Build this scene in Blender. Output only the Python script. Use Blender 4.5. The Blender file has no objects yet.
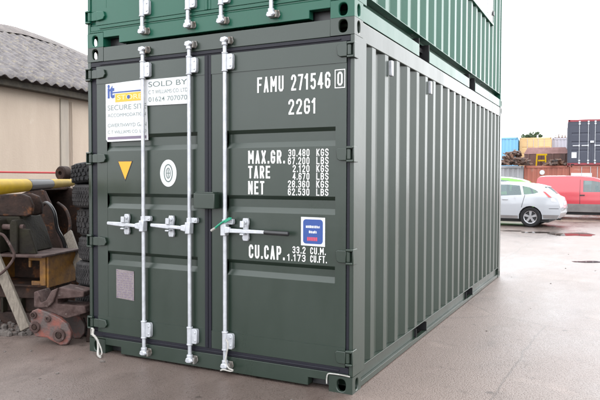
import bpy, bmesh, math, random
from mathutils import Vector, Matrix, noise
random.seed(7)
R = math.radians
S = bpy.context.scene
COL = S.collection

# ------------------------------------------------------------------ camera
CAM = Vector((1.609, -3.995, 1.483))
YAW, PITCH, ROLL, FPX = R(-26.798), R(-1.848), R(0.17), 629.5      # FPX: focal length in pixels of a 600 px wide picture
FW = Vector((math.sin(YAW)*math.cos(PITCH), math.cos(YAW)*math.cos(PITCH), math.sin(PITCH)))
RT = Vector((math.cos(YAW), -math.sin(YAW), 0))
UP = RT.cross(FW)
RT, UP = math.cos(ROLL)*RT+math.sin(ROLL)*UP, -math.sin(ROLL)*RT+math.cos(ROLL)*UP
cam_data = bpy.data.cameras.new('camera')
cam = bpy.data.objects.new('camera', cam_data)
COL.objects.link(cam)
M = Matrix((RT, UP, -FW)).transposed().to_4x4()
M.translation = CAM
cam.matrix_world = M
cam_data.sensor_width = 36.0
cam_data.lens = FPX/600*36
cam_data.clip_start = 0.05
cam_data.clip_end = 2000
S.camera = cam

# ------------------------------------------------------------------ sky, sun, exposure
SUN_EL, SUN_AZ = R(44), R(38)                 # azimuth clockwise from +y
world = bpy.data.worlds.new('World')
S.world = world
world.use_nodes = True
wn, wl = world.node_tree.nodes, world.node_tree.links
wn.clear()
sky = wn.new('ShaderNodeTexSky')
sky.sky_type = 'NISHITA'
sky.sun_disc = False
sky.sun_elevation = SUN_EL
sky.sun_rotation = SUN_AZ
sky.dust_density = 4
cloud = wn.new('ShaderNodeMixRGB')            # an even overcast layer over the clear sky
cloud.inputs[0].default_value = 0.88
cloud.inputs[2].default_value = (15.0, 15.3, 15.7, 1)
bg = wn.new('ShaderNodeBackground')
bg.inputs[1].default_value = 0.15
wo = wn.new('ShaderNodeOutputWorld')
wl.new(sky.outputs[0], cloud.inputs[1])
wl.new(cloud.outputs[0], bg.inputs[0])
wl.new(bg.outputs[0], wo.inputs[0])
sun_d = bpy.data.lights.new('sun', 'SUN')
sun_d.energy = 1.1
sun_d.angle = R(30)
sun_d.color = (1, 0.96, 0.9)
sun = bpy.data.objects.new('sun', sun_d)
COL.objects.link(sun)
sd = Vector((math.sin(SUN_AZ)*math.cos(SUN_EL), math.cos(SUN_AZ)*math.cos(SUN_EL), math.sin(SUN_EL)))
sun.rotation_euler = sd.to_track_quat('Z', 'Y').to_euler()
sun.location = (20, 0, 30)
S.view_settings.view_transform = 'Standard'
S.view_settings.look = 'None'
S.view_settings.exposure = 1.0
S.view_settings.gamma = 1
S.view_settings.use_curve_mapping = False
S.render.engine = 'CYCLES'
S.cycles.max_bounces = 8
S.cycles.use_denoising = True

def at(px, py, d):
    """world point seen at photo pixel (px,py), d metres deep"""
    return CAM + d*(FW + RT*((px-300)/FPX) - UP*((py-200)/FPX))

# ------------------------------------------------------------------ materials
ALB = 0.70            # one scale for every base colour below, matched to the exposure
def mat(name, col, rough=0.5, metal=0.0, col2=None, scale=8.0, amount=1.0, stretch=(1, 1, 1), bump=0.0, bscale=60.0, rough2=None,
        spec=0.5, lo=0.35, hi=0.65, coat=0.0, third=None, tscale=3.0, tlo=0.58, thi=0.66):
    col = tuple(v*ALB for v in col)
    col2 = col2 and tuple(v*ALB for v in col2)
    third = third and tuple(v*ALB for v in third)
    m = bpy.data.materials.new(name)
    m.use_nodes = True
    n, l = m.node_tree.nodes, m.node_tree.links
    p = n['Principled BSDF']
    p.inputs['Base Color'].default_value = (*col, 1)
    p.inputs['Roughness'].default_value = rough
    p.inputs['Metallic'].default_value = metal
    p.inputs['Specular IOR Level'].default_value = spec
    p.inputs['Coat Weight'].default_value = coat
    p.inputs['Coat Roughness'].default_value = 0.12
    tc = n.new('ShaderNodeTexCoord')
    if col2 or rough2 is not None or third:
        mp = n.new('ShaderNodeMapping')
        mp.inputs['Scale'].default_value = stretch
        l.new(tc.outputs['Object'], mp.inputs[0])
        nz = n.new('ShaderNodeTexNoise')
        nz.inputs['Scale'].default_value = scale
        nz.inputs['Detail'].default_value = 8
        nz.inputs['Roughness'].default_value = 0.62
        l.new(mp.outputs[0], nz.inputs[0])
        mr = n.new('ShaderNodeMapRange')
        mr.inputs[1].default_value = lo
        mr.inputs[2].default_value = hi
        mr.inputs[4].default_value = amount
        l.new(nz.outputs[0], mr.inputs[0])
        out = None
        if col2:
            mx = n.new('ShaderNodeMixRGB')
            mx.inputs[1].default_value = (*col, 1)
            mx.inputs[2].default_value = (*col2, 1)
            l.new(mr.outputs[0], mx.inputs[0])
            out = mx.outputs[0]
        if third:
            nt = n.new('ShaderNodeTexNoise')
            nt.inputs['Scale'].default_value = tscale
            nt.inputs['Detail'].default_value = 10
            nt.inputs['Roughness'].default_value = 0.7
            l.new(tc.outputs['Object'], nt.inputs[0])
            mt = n.new('ShaderNodeMapRange')
            mt.inputs[1].default_value = tlo
            mt.inputs[2].default_value = thi
            l.new(nt.outputs[0], mt.inputs[0])
            m3 = n.new('ShaderNodeMixRGB')
            m3.inputs[1].default_value = (*col, 1)
            m3.inputs[2].default_value = (*third, 1)
            if out:
                l.new(out, m3.inputs[1])
            l.new(mt.outputs[0], m3.inputs[0])
            out = m3.outputs[0]
        if out:
            l.new(out, p.inputs['Base Color'])
        if rough2 is not None:
            r2 = n.new('ShaderNodeMapRange')
            r2.inputs[3].default_value = rough
            r2.inputs[4].default_value = rough2
            l.new(mr.outputs[0], r2.inputs[0])
            l.new(r2.outputs[0], p.inputs['Roughness'])
    if bump:
        nb = n.new('ShaderNodeTexNoise')
        nb.inputs['Scale'].default_value = bscale
        nb.inputs['Detail'].default_value = 6
        l.new(tc.outputs['Object'], nb.inputs[0])
        b = n.new('ShaderNodeBump')
        b.inputs['Strength'].default_value = bump
        b.inputs['Distance'].default_value = 0.01
        l.new(nb.outputs[0], b.inputs['Height'])
        l.new(b.outputs[0], p.inputs['Normal'])
    return m

def glass_mat(name, tint, clear=0.45):
    m = bpy.data.materials.new(name)
    m.use_nodes = True
    n, l = m.node_tree.nodes, m.node_tree.links
    p = n['Principled BSDF']
    p.inputs['Base Color'].default_value = (*tint, 1)
    p.inputs['Roughness'].default_value = 0.04
    t = n.new('ShaderNodeBsdfTransparent')
    t.inputs[0].default_value = (0.75, 0.85, 0.82, 1)
    x = n.new('ShaderNodeMixShader')
    x.inputs[0].default_value = clear
    l.new(p.outputs[0], x.inputs[1])
    l.new(t.outputs[0], x.inputs[2])
    l.new(x.outputs[0], n['Material Output'].inputs[0])
    return m

MT = {}
MT['green_dark'] = mat('dark green container paint', (0.0125, 0.0255, 0.0165), 0.26, 0, (0.0190, 0.0325, 0.0235), 2.2, 1, (1, 1, .22), 0.22, 3.2, 0.36, spec=0.5, third=(0.075, 0.066, 0.052), tscale=7, tlo=.735, thi=.755)
MT['green_mid'] = mat('emerald green container paint', (0.006, 0.084, 0.050), 0.26, 0, (0.010, 0.097, 0.060), 2.2, 1, (1, 1, .22), 0.22, 3.2, 0.36, spec=0.33)
MT['rubber'] = mat('black rubber seal', (0.010, 0.010, 0.017), 0.5, bump=0.1, bscale=40, spec=0.25)
MT['galv'] = mat('galvanised steel', (0.62, 0.64, 0.68), 0.40, 0.4, (0.48, 0.495, 0.525), 20, 1, bump=0.05, bscale=90)
MT['galv_dark'] = mat('dull cast steel', (0.30, 0.30, 0.29), 0.5, 0.5, (0.16, 0.12, 0.09), 30, 1, bump=0.2, bscale=90)
MT['white'] = mat('white lettering paint', (0.80, 0.80, 0.78), 0.5)
MT['sign_white'] = mat('white sign board', (0.68, 0.69, 0.70), 0.4)
MT['sign_grey'] = mat('faded grey green print', (0.20, 0.25, 0.24), 0.6)
MT['sign_dark'] = mat('dark green print', (0.12, 0.16, 0.15), 0.6)
MT['sign_blue'] = mat('blue print', (0.025, 0.075, 0.30), 0.5)
MT['sign_yellow'] = mat('yellow print', (0.72, 0.43, 0.025), 0.5)
MT['sign_pale'] = mat('pale yellow print', (0.85, 0.74, 0.40), 0.5)
MT['sign_purple'] = mat('dark purple print', (0.17, 0.13, 0.20), 0.5)
MT['sticker_blue'] = mat('blue sticker', (0.014, 0.060, 0.27), 0.45)
MT['sticker_red'] = mat('red print', (0.55, 0.06, 0.12), 0.5)
MT['tri'] = mat('amber triangle', (0.80, 0.37, 0.01), 0.45)
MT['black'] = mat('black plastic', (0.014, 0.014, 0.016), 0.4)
MT['plate'] = mat('etched data plate', (0.30, 0.26, 0.27), 0.45, 0.4, (0.22, 0.18, 0.19), 60, 1)
MT['white_strap'] = mat('white strap', (0.52, 0.51, 0.48), 0.8, col2=(0.34, 0.32, 0.29), scale=25)
MT['cable_green'] = mat('green plastic seal', (0.01, 0.28, 0.16), 0.4)
MT['rust'] = mat('dark rusted steel', (0.019, 0.012, 0.010), 0.75, 0, (0.045, 0.025, 0.019), 7, 1, bump=0.5, bscale=45, third=(0.17, 0.062, 0.020), tscale=6, tlo=.55, thi=.68, spec=0.18)
MT['rust_olive'] = mat('olive painted rusty steel', (0.022, 0.019, 0.010), 0.75, 0, (0.012, 0.009, 0.007), 6, 1, bump=0.4, bscale=45, spec=0.18)
MT['rust_pale'] = mat('dusty mauve steel', (0.105, 0.070, 0.064), 0.75, 0, (0.040, 0.022, 0.019), 9, 1, bump=0.35, bscale=90, third=(0.16, 0.125, 0.115), tscale=13, spec=0.18)
MT['rust_red'] = mat('worn red painted steel', (0.22, 0.055, 0.036), 0.7, 0, (0.11, 0.055, 0.048), 8, 1, bump=0.5, bscale=50, third=(0.085, 0.062, 0.057), tscale=7, tlo=.42, thi=.54)
MT['yellow_old'] = mat('worn yellow painted steel', (0.30, 0.135, 0.012), 0.65, 0, (0.12, 0.05, 0.015), 12, 1, bump=0.3, bscale=50, third=(0.06, 0.03, 0.02), tscale=10, tlo=.6, thi=.7)
MT['yellow'] = mat('yellow gloss paint', (0.56, 0.36, 0.004), 0.5, 0, (0.46, 0.29, 0.008), 10, spec=0.1)
MT['black_gloss'] = mat('black gloss paint', (0.008, 0.008, 0.010), 0.25, spec=0.05)
MT['timber'] = mat('weathered pale timber', (0.24, 0.205, 0.165), 0.8, 0, (0.14, 0.115, 0.092), 10, 1, (6, 6, .6), 0.4, 60)
MT['rope_red'] = mat('red rope', (0.48, 0.035, 0.04), 0.6)
MT['tyre'] = mat('dusty tyre rubber', (0.022, 0.021, 0.022), 0.75, 0, (0.055, 0.051, 0.051), 9, 1, bump=0.3, bscale=70, spec=0.18)
MT['tyre_dark'] = mat('tyre rubber', (0.02, 0.02, 0.021), 0.65, spec=0.18)
MT['render_wall'] = mat('cream painted render', (0.485, 0.40, 0.325), 0.85, 0, (0.425, 0.345, 0.278), 1.7, 1, (1.2, 1.2, .25), 0.3, 35, third=(0.53, 0.46, 0.385), tscale=.9)
MT['stain'] = mat('stained render', (0.40, 0.35, 0.29), 0.9, 0, (0.33, 0.29, 0.25), 5, 1, (1, 1, .2), 0.2, 30)
MT['asbestos'] = mat('lichened cement sheet', (0.150, 0.138, 0.142), 0.9, 0, (0.065, 0.057, 0.060), 6, 1, bump=0.8, bscale=40, third=(0.20, 0.175, 0.135), tscale=11, tlo=.52, thi=.64)
MT['asbestos_pink'] = mat('pinkish cement ridge', (0.150, 0.128, 0.122), 0.9, 0, (0.075, 0.066, 0.066), 4, 1, bump=0.8, bscale=30, third=(0.18, 0.17, 0.155), tscale=9, tlo=.54, thi=.66)
MT['eave'] = mat('mottled dark eave timber', (0.075, 0.062, 0.045), 0.9, 0, (0.035, 0.03, 0.024), 8, 1, bump=0.4, bscale=40)  # dark brown board with darker mottling
MT['dirt_stone'] = mat('dark stones', (0.09, 0.075, 0.065), 0.9, 0, (0.14, 0.12, 0.11), 6)

def far_paint(name, c, c2=None, rust=None):
    return mat(name, c, 0.5, 0, c2 or tuple(v*0.8 for v in c), 1.2, 1, (1, 1, .4), 0.05, 20, third=rust, tscale=1.4, tlo=.56, thi=.72)
MT['c_white'] = far_paint('off white container paint', (0.50, 0.51, 0.54), (0.42, 0.43, 0.46), (0.40, 0.33, 0.28))
MT['c_red'] = far_paint('oxide red container paint', (0.42, 0.125, 0.080), (0.35, 0.10, 0.065), (0.42, 0.22, 0.17))
MT['c_red2'] = far_paint('faded brick red container paint', (0.45, 0.14, 0.095), (0.37, 0.11, 0.075), (0.45, 0.27, 0.22))
MT['c_navy'] = far_paint('dark slate container paint', (0.034, 0.040, 0.066), (0.044, 0.051, 0.080))
MT['c_crimson'] = far_paint('crimson rail paint', (0.30, 0.035, 0.05))
MT['c_blue'] = far_paint('sky blue container paint', (0.16, 0.42, 0.66), (0.19, 0.47, 0.70))
MT['c_ochre'] = far_paint('ochre container paint', (0.74, 0.46, 0.20), (0.80, 0.52, 0.26), (0.55, 0.33, 0.16))
MT['c_pale'] = far_paint('pale lilac container paint', (0.50, 0.49, 0.56), (0.44, 0.43, 0.50))
MT['car_white'] = mat('white car paint', (0.47, 0.49, 0.525), 0.25, coat=0.6)
MT['van_red'] = mat('red van paint', (0.56, 0.045, 0.065), 0.3, coat=0.5)
MT['car_green'] = mat('lime green car paint', (0.16, 0.52, 0.06), 0.3, coat=0.5)
MT['clad'] = mat('grey plastic cladding', (0.18, 0.165, 0.165), 0.6, col2=(0.24, 0.22, 0.215), scale=3)
MT['car_glass'] = glass_mat('tinted car glass', (0.16, 0.21, 0.22), 0.42)
MT['rim'] = mat('alloy wheel', (0.50, 0.50, 0.52), 0.3, 0.8)
MT['lamp_red'] = mat('red lamp lens', (0.55, 0.02, 0.02), 0.15, coat=0.5)
MT['lamp_clear'] = mat('clear lamp lens', (0.62, 0.64, 0.66), 0.1, coat=0.5)
MT['interior'] = mat('dark cabin trim', (0.03, 0.03, 0.032), 0.7)
MT['scrap'] = mat('dark scrap metal', (0.05, 0.042, 0.042), 0.7, 0.1, (0.22, 0.105, 0.06), 2, 1)
MT['skip_rust'] = mat('rusty skip steel', (0.15, 0.065, 0.05), 0.75, 0, (0.085, 0.05, 0.045), 2, 1, (1, 1, .5), 0.2, 20)
MT['skip_rim'] = mat('faded pink skip rim', (0.30, 0.16, 0.155), 0.7, 0, (0.20, 0.10, 0.09), 3, 1)
MT['leaf'] = mat('tree leaves', (0.045, 0.085, 0.03), 0.6, 0, (0.075, 0.12, 0.045), 2, 1)
MT['bark'] = mat('bark', (0.09, 0.07, 0.05), 0.9)

# ------------------------------------------------------------------ mesh builder
class MB:
    def __init__(self):
        self.v, self.f, self.sm = [], [], []
    def add(self, vs, fs):
        o = len(self.v)
        self.v += [Vector(p) for p in vs]
        self.f += [tuple(i+o for i in q) for q in fs]
        return self
    def box(self, x0, x1, y0, y1, z0, z1):
        return self.add([(x0, y0, z0), (x1, y0, z0), (x1, y1, z0), (x0, y1, z0), (x0, y0, z1), (x1, y0, z1), (x1, y1, z1), (x0, y1, z1)],
                        [(3, 2, 1, 0), (4, 5, 6, 7), (0, 1, 5, 4), (1, 2, 6, 5), (2, 3, 7, 6), (3, 0, 4, 7)])
    def obox(self, c, size, rot):
        m = rot if isinstance(rot, Matrix) else Matrix.Rotation(rot, 3, 'Z')
        s = Vector(size)/2
        o = len(self.v)
        self.box(-s.x, s.x, -s.y, s.y, -s.z, s.z)
        for i in range(o, len(self.v)):
            self.v[i] = m @ self.v[i] + Vector(c)
        return self
    def beam(self, a, b, w, h, up=(0, 0, 1)):
        a, b = Vector(a), Vector(b)
        d = (b-a)
        L = d.length
        y = d.normalized()
        x = y.cross(Vector(up)).normalized()
        z = x.cross(y)
        return self.obox((a+b)/2, (w, L, h), Matrix((x, y, z)).transposed())
    def cyl(self, a, b, r0, r1=None, n=16, caps=True):
        a, b = Vector(a), Vector(b)
        r1 = r0 if r1 is None else r1
        d = (b-a).normalized()
        x = d.orthogonal().normalized()
        y = d.cross(x)
        vs, fs = [], []
        for c, r in ((a, r0), (b, r1)):
            for k in range(n):
                t = 2*math.pi*k/n
                vs.append(c + x*(r*math.cos(t)) + y*(r*math.sin(t)))
        for k in range(n):
            fs.append((k, (k+1) % n, n+(k+1) % n, n+k))
        if caps:
            fs += [tuple(range(n-1, -1, -1)), tuple(range(n, 2*n))]
        return self.add(vs, fs)
    def tube(self, pts, r, n=8):
        pts = [Vector(p) for p in pts]
        vs, fs = [], []
        prev = None
        for i, p in enumerate(pts):
            d = ((pts[min(i+1, len(pts)-1)]-p).normalized() + (p-pts[max(i-1, 0)]).normalized())
            d = d.normalized() if d.length > 1e-6 else Vector((0, 0, 1))
            if prev is None:
                x = d.orthogonal().normalized()
            else:
                x = (prev - d*prev.dot(d)).normalized()
            prev = x
            y = d.cross(x)
            for k in range(n):
                t = 2*math.pi*k/n
                vs.append(p + x*(r*math.cos(t)) + y*(r*math.sin(t)))
        for i in range(len(pts)-1):
            for k in range(n):
                fs.append((i*n+k, i*n+(k+1) % n, (i+1)*n+(k+1) % n, (i+1)*n+k))
        fs += [tuple(range(n-1, -1, -1)), tuple(range(len(vs)-n, len(vs)))]
        return self.add(vs, fs)
    def prism(self, poly, fn, a, b):
        """poly: 2-D outline, fn(u,v,w) -> point, extruded w from a to b"""
        n = len(poly)
        vs = [fn(u, v, a) for u, v in poly] + [fn(u, v, b) for u, v in poly]
        fs = [tuple(range(n-1, -1, -1)), tuple(range(n, 2*n))]
        fs += [(k, (k+1) % n, n+(k+1) % n, n+k) for k in range(n)]
        return self.add(vs, fs)
    def stube(self, pts, r, n=8, k=5):
        P = [Vector(p) for p in pts]
        out = []
        for i in range(len(P)-1):
            a, b, c, d = P[max(i-1, 0)], P[i], P[i+1], P[min(i+2, len(P)-1)]
            for j in range(k):
                t = j/k
                out.append(.5*((2*b)+(c-a)*t+(2*a-5*b+4*c-d)*t*t+(3*b-a-3*c+d)*t**3))
        return self.tube(out+[P[-1]], r, n)
    def lathe(self, prof, c, axis, n=32):
        """prof: (radius, offset along axis), closed ring"""
        c, d = Vector(c), Vector(axis).normalized()
        x = d.orthogonal().normalized()
        y = d.cross(x)
        m = len(prof)
        vs, fs = [], []
        for k in range(n):
            t = 2*math.pi*k/n
            for r, h in prof:
                vs.append(c + d*h + x*(r*math.cos(t)) + y*(r*math.sin(t)))
        for k in range(n):
            for j in range(m):
                j2, k2 = (j+1) % m, (k+1) % n
                fs.append((k*m+j, k*m+j2, k2*m+j2, k2*m+j))
        return self.add(vs, fs)
    def sphere(self, c, r, n=10, sq=(1, 1, 1)):
        c = Vector(c)
        vs, fs = [], []
        h = n//2
        for i in range(h+1):
            a = math.pi*i/h
            for k in range(n):
                b = 2*math.pi*k/n
                vs.append(c+Vector((r*sq[0]*math.sin(a)*math.cos(b), r*sq[1]*math.sin(a)*math.sin(b), r*sq[2]*math.cos(a))))
        for i in range(h):
            for k in range(n):
                fs.append((i*n+k, (i+1)*n+k, (i+1)*n+(k+1) % n, i*n+(k+1) % n))
        return self.add(vs, fs)
    def holed(self, o, u, v, w, h, cu, cv, ru, rv, depth, n=32):
        """a w x h face at o (axes u,v) with an oval hole whose walls run back along depth"""
        o, u, v, depth = Vector(o), Vector(u), Vector(v), Vector(depth)
        angs = [2*math.pi*k/n for k in range(n)]
        outer = []
        for a in angs:
            c, s = math.cos(a), math.sin(a)
            t = min(((w-cu)/c if c > 1e-9 else (-cu/c if c < -1e-9 else 1e9)), ((h-cv)/s if s > 1e-9 else (-cv/s if s < -1e-9 else 1e9)))
            outer.append([cu+c*t, cv+s*t])
        for q in ((0, 0), (w, 0), (w, h), (0, h)):
            k = min(range(n), key=lambda i: (outer[i][0]-q[0])**2+(outer[i][1]-q[1])**2)
            outer[k] = list(q)
        inner = [(cu+ru*(abs(math.cos(a))**.8)*math.copysign(1, math.cos(a)), cv+rv*(abs(math.sin(a))**.8)*math.copysign(1, math.sin(a))) for a in angs]
        vs = [o+u*a+v*b for a, b in outer]+[o+u*a+v*b for a, b in inner]+[o+u*a+v*b+depth for a, b in inner]
        fs = [(k, (k+1) % n, n+(k+1) % n, n+k) for k in range(n)]+[(n+k, n+(k+1) % n, 2*n+(k+1) % n, 2*n+k) for k in range(n)]
        return self.add(vs, fs)
    def xf(self, m, start=0):
        for i in range(start, len(self.v)):
            self.v[i] = m @ self.v[i]
        return self
    def build(self, name, material, parent=None, bevel=0.0, smooth=True, angle=35, off=None, recalc=True, seg=2):
        me = bpy.data.meshes.new(name)
        o = off or Vector((0, 0, 0))
        me.from_pydata([tuple(p-o) for p in self.v], [], self.f)
        if recalc:
            bm = bmesh.new()
            bm.from_mesh(me)
            bmesh.ops.recalc_face_normals(bm, faces=bm.faces)
            bm.to_mesh(me)
            bm.free()
        me.materials.append(MT[material] if isinstance(material, str) else material)
        if smooth:
            for p in me.polygons:
                p.use_smooth = True
            me.set_sharp_from_angle(angle=R(angle))
        ob = bpy.data.objects.new(name, me)
        COL.objects.link(ob)
        if parent:
            ob.parent = parent
        if bevel:
            b = ob.modifiers.new('bevel', 'BEVEL')
            b.width = bevel
            b.segments = seg
            b.limit_method = 'ANGLE'
            b.angle_limit = R(40)
            b.harden_normals = False
        return ob

def tag(o, label, cat, group=None, kind=None):
    o['label'], o['category'] = label, cat
    if group:
        o['group'] = group
    if kind:
        o['kind'] = kind
    return o
def thing(name, label, cat, loc=(0, 0, 0), rz=0.0, group=None):
    o = bpy.data.objects.new(name, None)
    o.empty_display_size = 0.2
    COL.objects.link(o)
    o.location = loc
    o.rotation_euler = (0, 0, rz)
    return tag(o, label, cat, group)
def copy_tree(o, parent=None):
    c = o.copy()
    COL.objects.link(c)
    if parent:
        c.parent = parent
    for ch in [x for x in bpy.data.objects if x.parent == o]:
        copy_tree(ch, c)
    return c
def structure(o):
    o['kind'] = 'structure'
    return o

# ------------------------------------------------------------------ ground
def ground_material():
    m = bpy.data.materials.new('damp worn asphalt')
    m.use_nodes = True
    n, l = m.node_tree.nodes, m.node_tree.links
    p = n['Principled BSDF']
    tc = n.new('ShaderNodeTexCoord')
    def nz(scale, detail=6, rough=0.6, stretch=None):
        t = n.new('ShaderNodeTexNoise')
        t.inputs['Scale'].default_value = scale
        t.inputs['Detail'].default_value = detail
        t.inputs['Roughness'].default_value = rough
        if stretch:
            mp = n.new('ShaderNodeMapping')
            mp.inputs['Scale'].default_value = stretch
            mp.inputs['Rotation'].default_value = (0, 0, R(27))
            l.new(tc.outputs['Object'], mp.inputs[0])
            l.new(mp.outputs[0], t.inputs[0])
        else:
            l.new(tc.outputs['Object'], t.inputs[0])
        return t.outputs[0]
    def rng(v, a, b, c=0.0, d=1.0):
        t = n.new('ShaderNodeMapRange')
        for i, x in enumerate((a, b, c, d)):
            t.inputs[i+1].default_value = x
        l.new(v, t.inputs[0])
        return t.outputs[0]
    def mix(f, a, b, mode='MIX'):
        t = n.new('ShaderNodeMixRGB')
        t.blend_type = mode
        for i, x in enumerate((f, a, b)):
            if isinstance(x, bpy.types.NodeSocket):
                l.new(x, t.inputs[i])
            elif i == 0:
                t.inputs[0].default_value = x
            else:
                t.inputs[i].default_value = (*x, 1)
        return t.outputs[0]
    def mth(op, a, b):
        t = n.new('ShaderNodeMath')
        t.operation = op
        for i, x in enumerate((a, b)):
            if isinstance(x, bpy.types.NodeSocket):
                l.new(x, t.inputs[i])
            else:
                t.inputs[i].default_value = x
        return t.outputs[0]
    big = nz(0.55, 7, 0.6)
    mid = nz(2.6, 8, 0.65)
    fine = nz(62, 5, 0.7)
    vor = n.new('ShaderNodeTexVoronoi')
    vor.inputs['Scale'].default_value = 75
    l.new(tc.outputs['Object'], vor.inputs[0])
    base = mix(rng(mid, .35, .65), (0.071, 0.048, 0.039), (0.097, 0.067, 0.057))
    base = mix(rng(big, .42, .62), base, mix(0.5, base, (0.113, 0.082, 0.071)))
    base = mix(rng(fine, .36, .64, 0, .95), base, mix(0.6, base, (0.043, 0.029, 0.025)))
    agg = rng(vor.outputs['Distance'], .15, .5)
    base = mix(mth('MULTIPLY', agg, .55), base, (0.141, 0.113, 0.099))
    dark = rng(nz(1.3, 9, 0.7, (1, .5, 1)), .54, .68, 0, .75)
    spots = n.new('ShaderNodeTexVoronoi')
    spots.inputs['Scale'].default_value = 2.3
    l.new(tc.outputs['Object'], spots.inputs[0])
    spot_m = rng(mth('ADD', spots.outputs['Distance'], rng(nz(22, 4), .3, .7, -.05, .05)), .045, .075, .75, 0)
    base = mix(spot_m, base, (0.025, 0.017, 0.013))
    streak = rng(nz(3.4, 10, .75), .56, .68, 0, .7)
    base = mix(streak, base, (0.044, 0.030, 0.025))
    pale = rng(nz(.9, 8, .68), .56, .66, 0, .7)
    base = mix(pale, base, mix(.6, base, (0.188, 0.148, 0.128)))
    crack = n.new('ShaderNodeTexVoronoi')
    crack.feature = 'DISTANCE_TO_EDGE'
    crack.inputs['Scale'].default_value = .27
    wob = n.new('ShaderNodeMixRGB')
    wob.inputs[0].default_value = .12
    l.new(tc.outputs['Object'], wob.inputs[1])
    wn_ = n.new('ShaderNodeTexNoise')
    wn_.inputs['Scale'].default_value = 1.8
    wn_.inputs['Detail'].default_value = 8
    l.new(tc.outputs['Object'], wn_.inputs[0])
    l.new(wn_.outputs['Color'], wob.inputs[2])
    l.new(wob.outputs[0], crack.inputs[0])
    base = mix(rng(crack.outputs['Distance'], .0008, .0035, .45, 0), base, (0.022, 0.015, 0.012))
    base = mix(dark, base, (0.039, 0.026, 0.021))
    # damp film: smoother and darker in broad patches
    damp = rng(nz(0.38, 6, 0.6, (1, .45, 1)), .44, .60)
    base = mix(damp, base, mix(0.45, base, (0.033, 0.024, 0.020)))
    pud = rng(nz(0.30, 5, 0.55, (1, .35, 1)), .60, .63)
    base = mix(pud, base, (0.035, 0.024, 0.020))
    l.new(base, p.inputs['Base Color'])
    rough = mth('SUBTRACT', 0.46, mth('MULTIPLY', damp, 0.22))
    rough = mth('SUBTRACT', rough, mth('MULTIPLY', pud, 0.19))
    rough = mth('ADD', rough, rng(fine, .3, .7, -.06, .06))
    l.new(rough, p.inputs['Roughness'])
    hgt = mth('ADD', mth('MULTIPLY', agg, .5), mth('MULTIPLY', fine, .8))
    b = n.new('ShaderNodeBump')
    b.inputs['Distance'].default_value = 0.006
    l.new(rng(pud, 0, 1, .5, .02), b.inputs['Strength'])
    l.new(hgt, b.inputs['Height'])
    l.new(b.outputs[0], p.inputs['Normal'])
    return m
MT['asphalt'] = ground_material()
g = MB()
GN = 24
xs = [-500, -120, -40] + [-20+i*2 for i in range(21)] + [40, 120, 500]
ys = [-300, -60, -20] + [-10+i*2 for i in range(18)] + [26+i*.5 for i in range(16)] + [34+i*4 for i in range(7)] + [90, 200, 700]
FZ = -0.25             # the far side of the yard lies a little lower
def gz(x, y):
    t = min(1, max(0, (y-27)/5))
    return FZ*t*t*(3-2*t)
g.add([(x, y, gz(x, y)) for y in ys for x in xs],
      [(j*len(xs)+i, j*len(xs)+i+1, (j+1)*len(xs)+i+1, (j+1)*len(xs)+i) for j in range(len(ys)-1) for i in range(len(xs)-1)])
structure(g.build('ground', 'asphalt', smooth=False))

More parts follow.
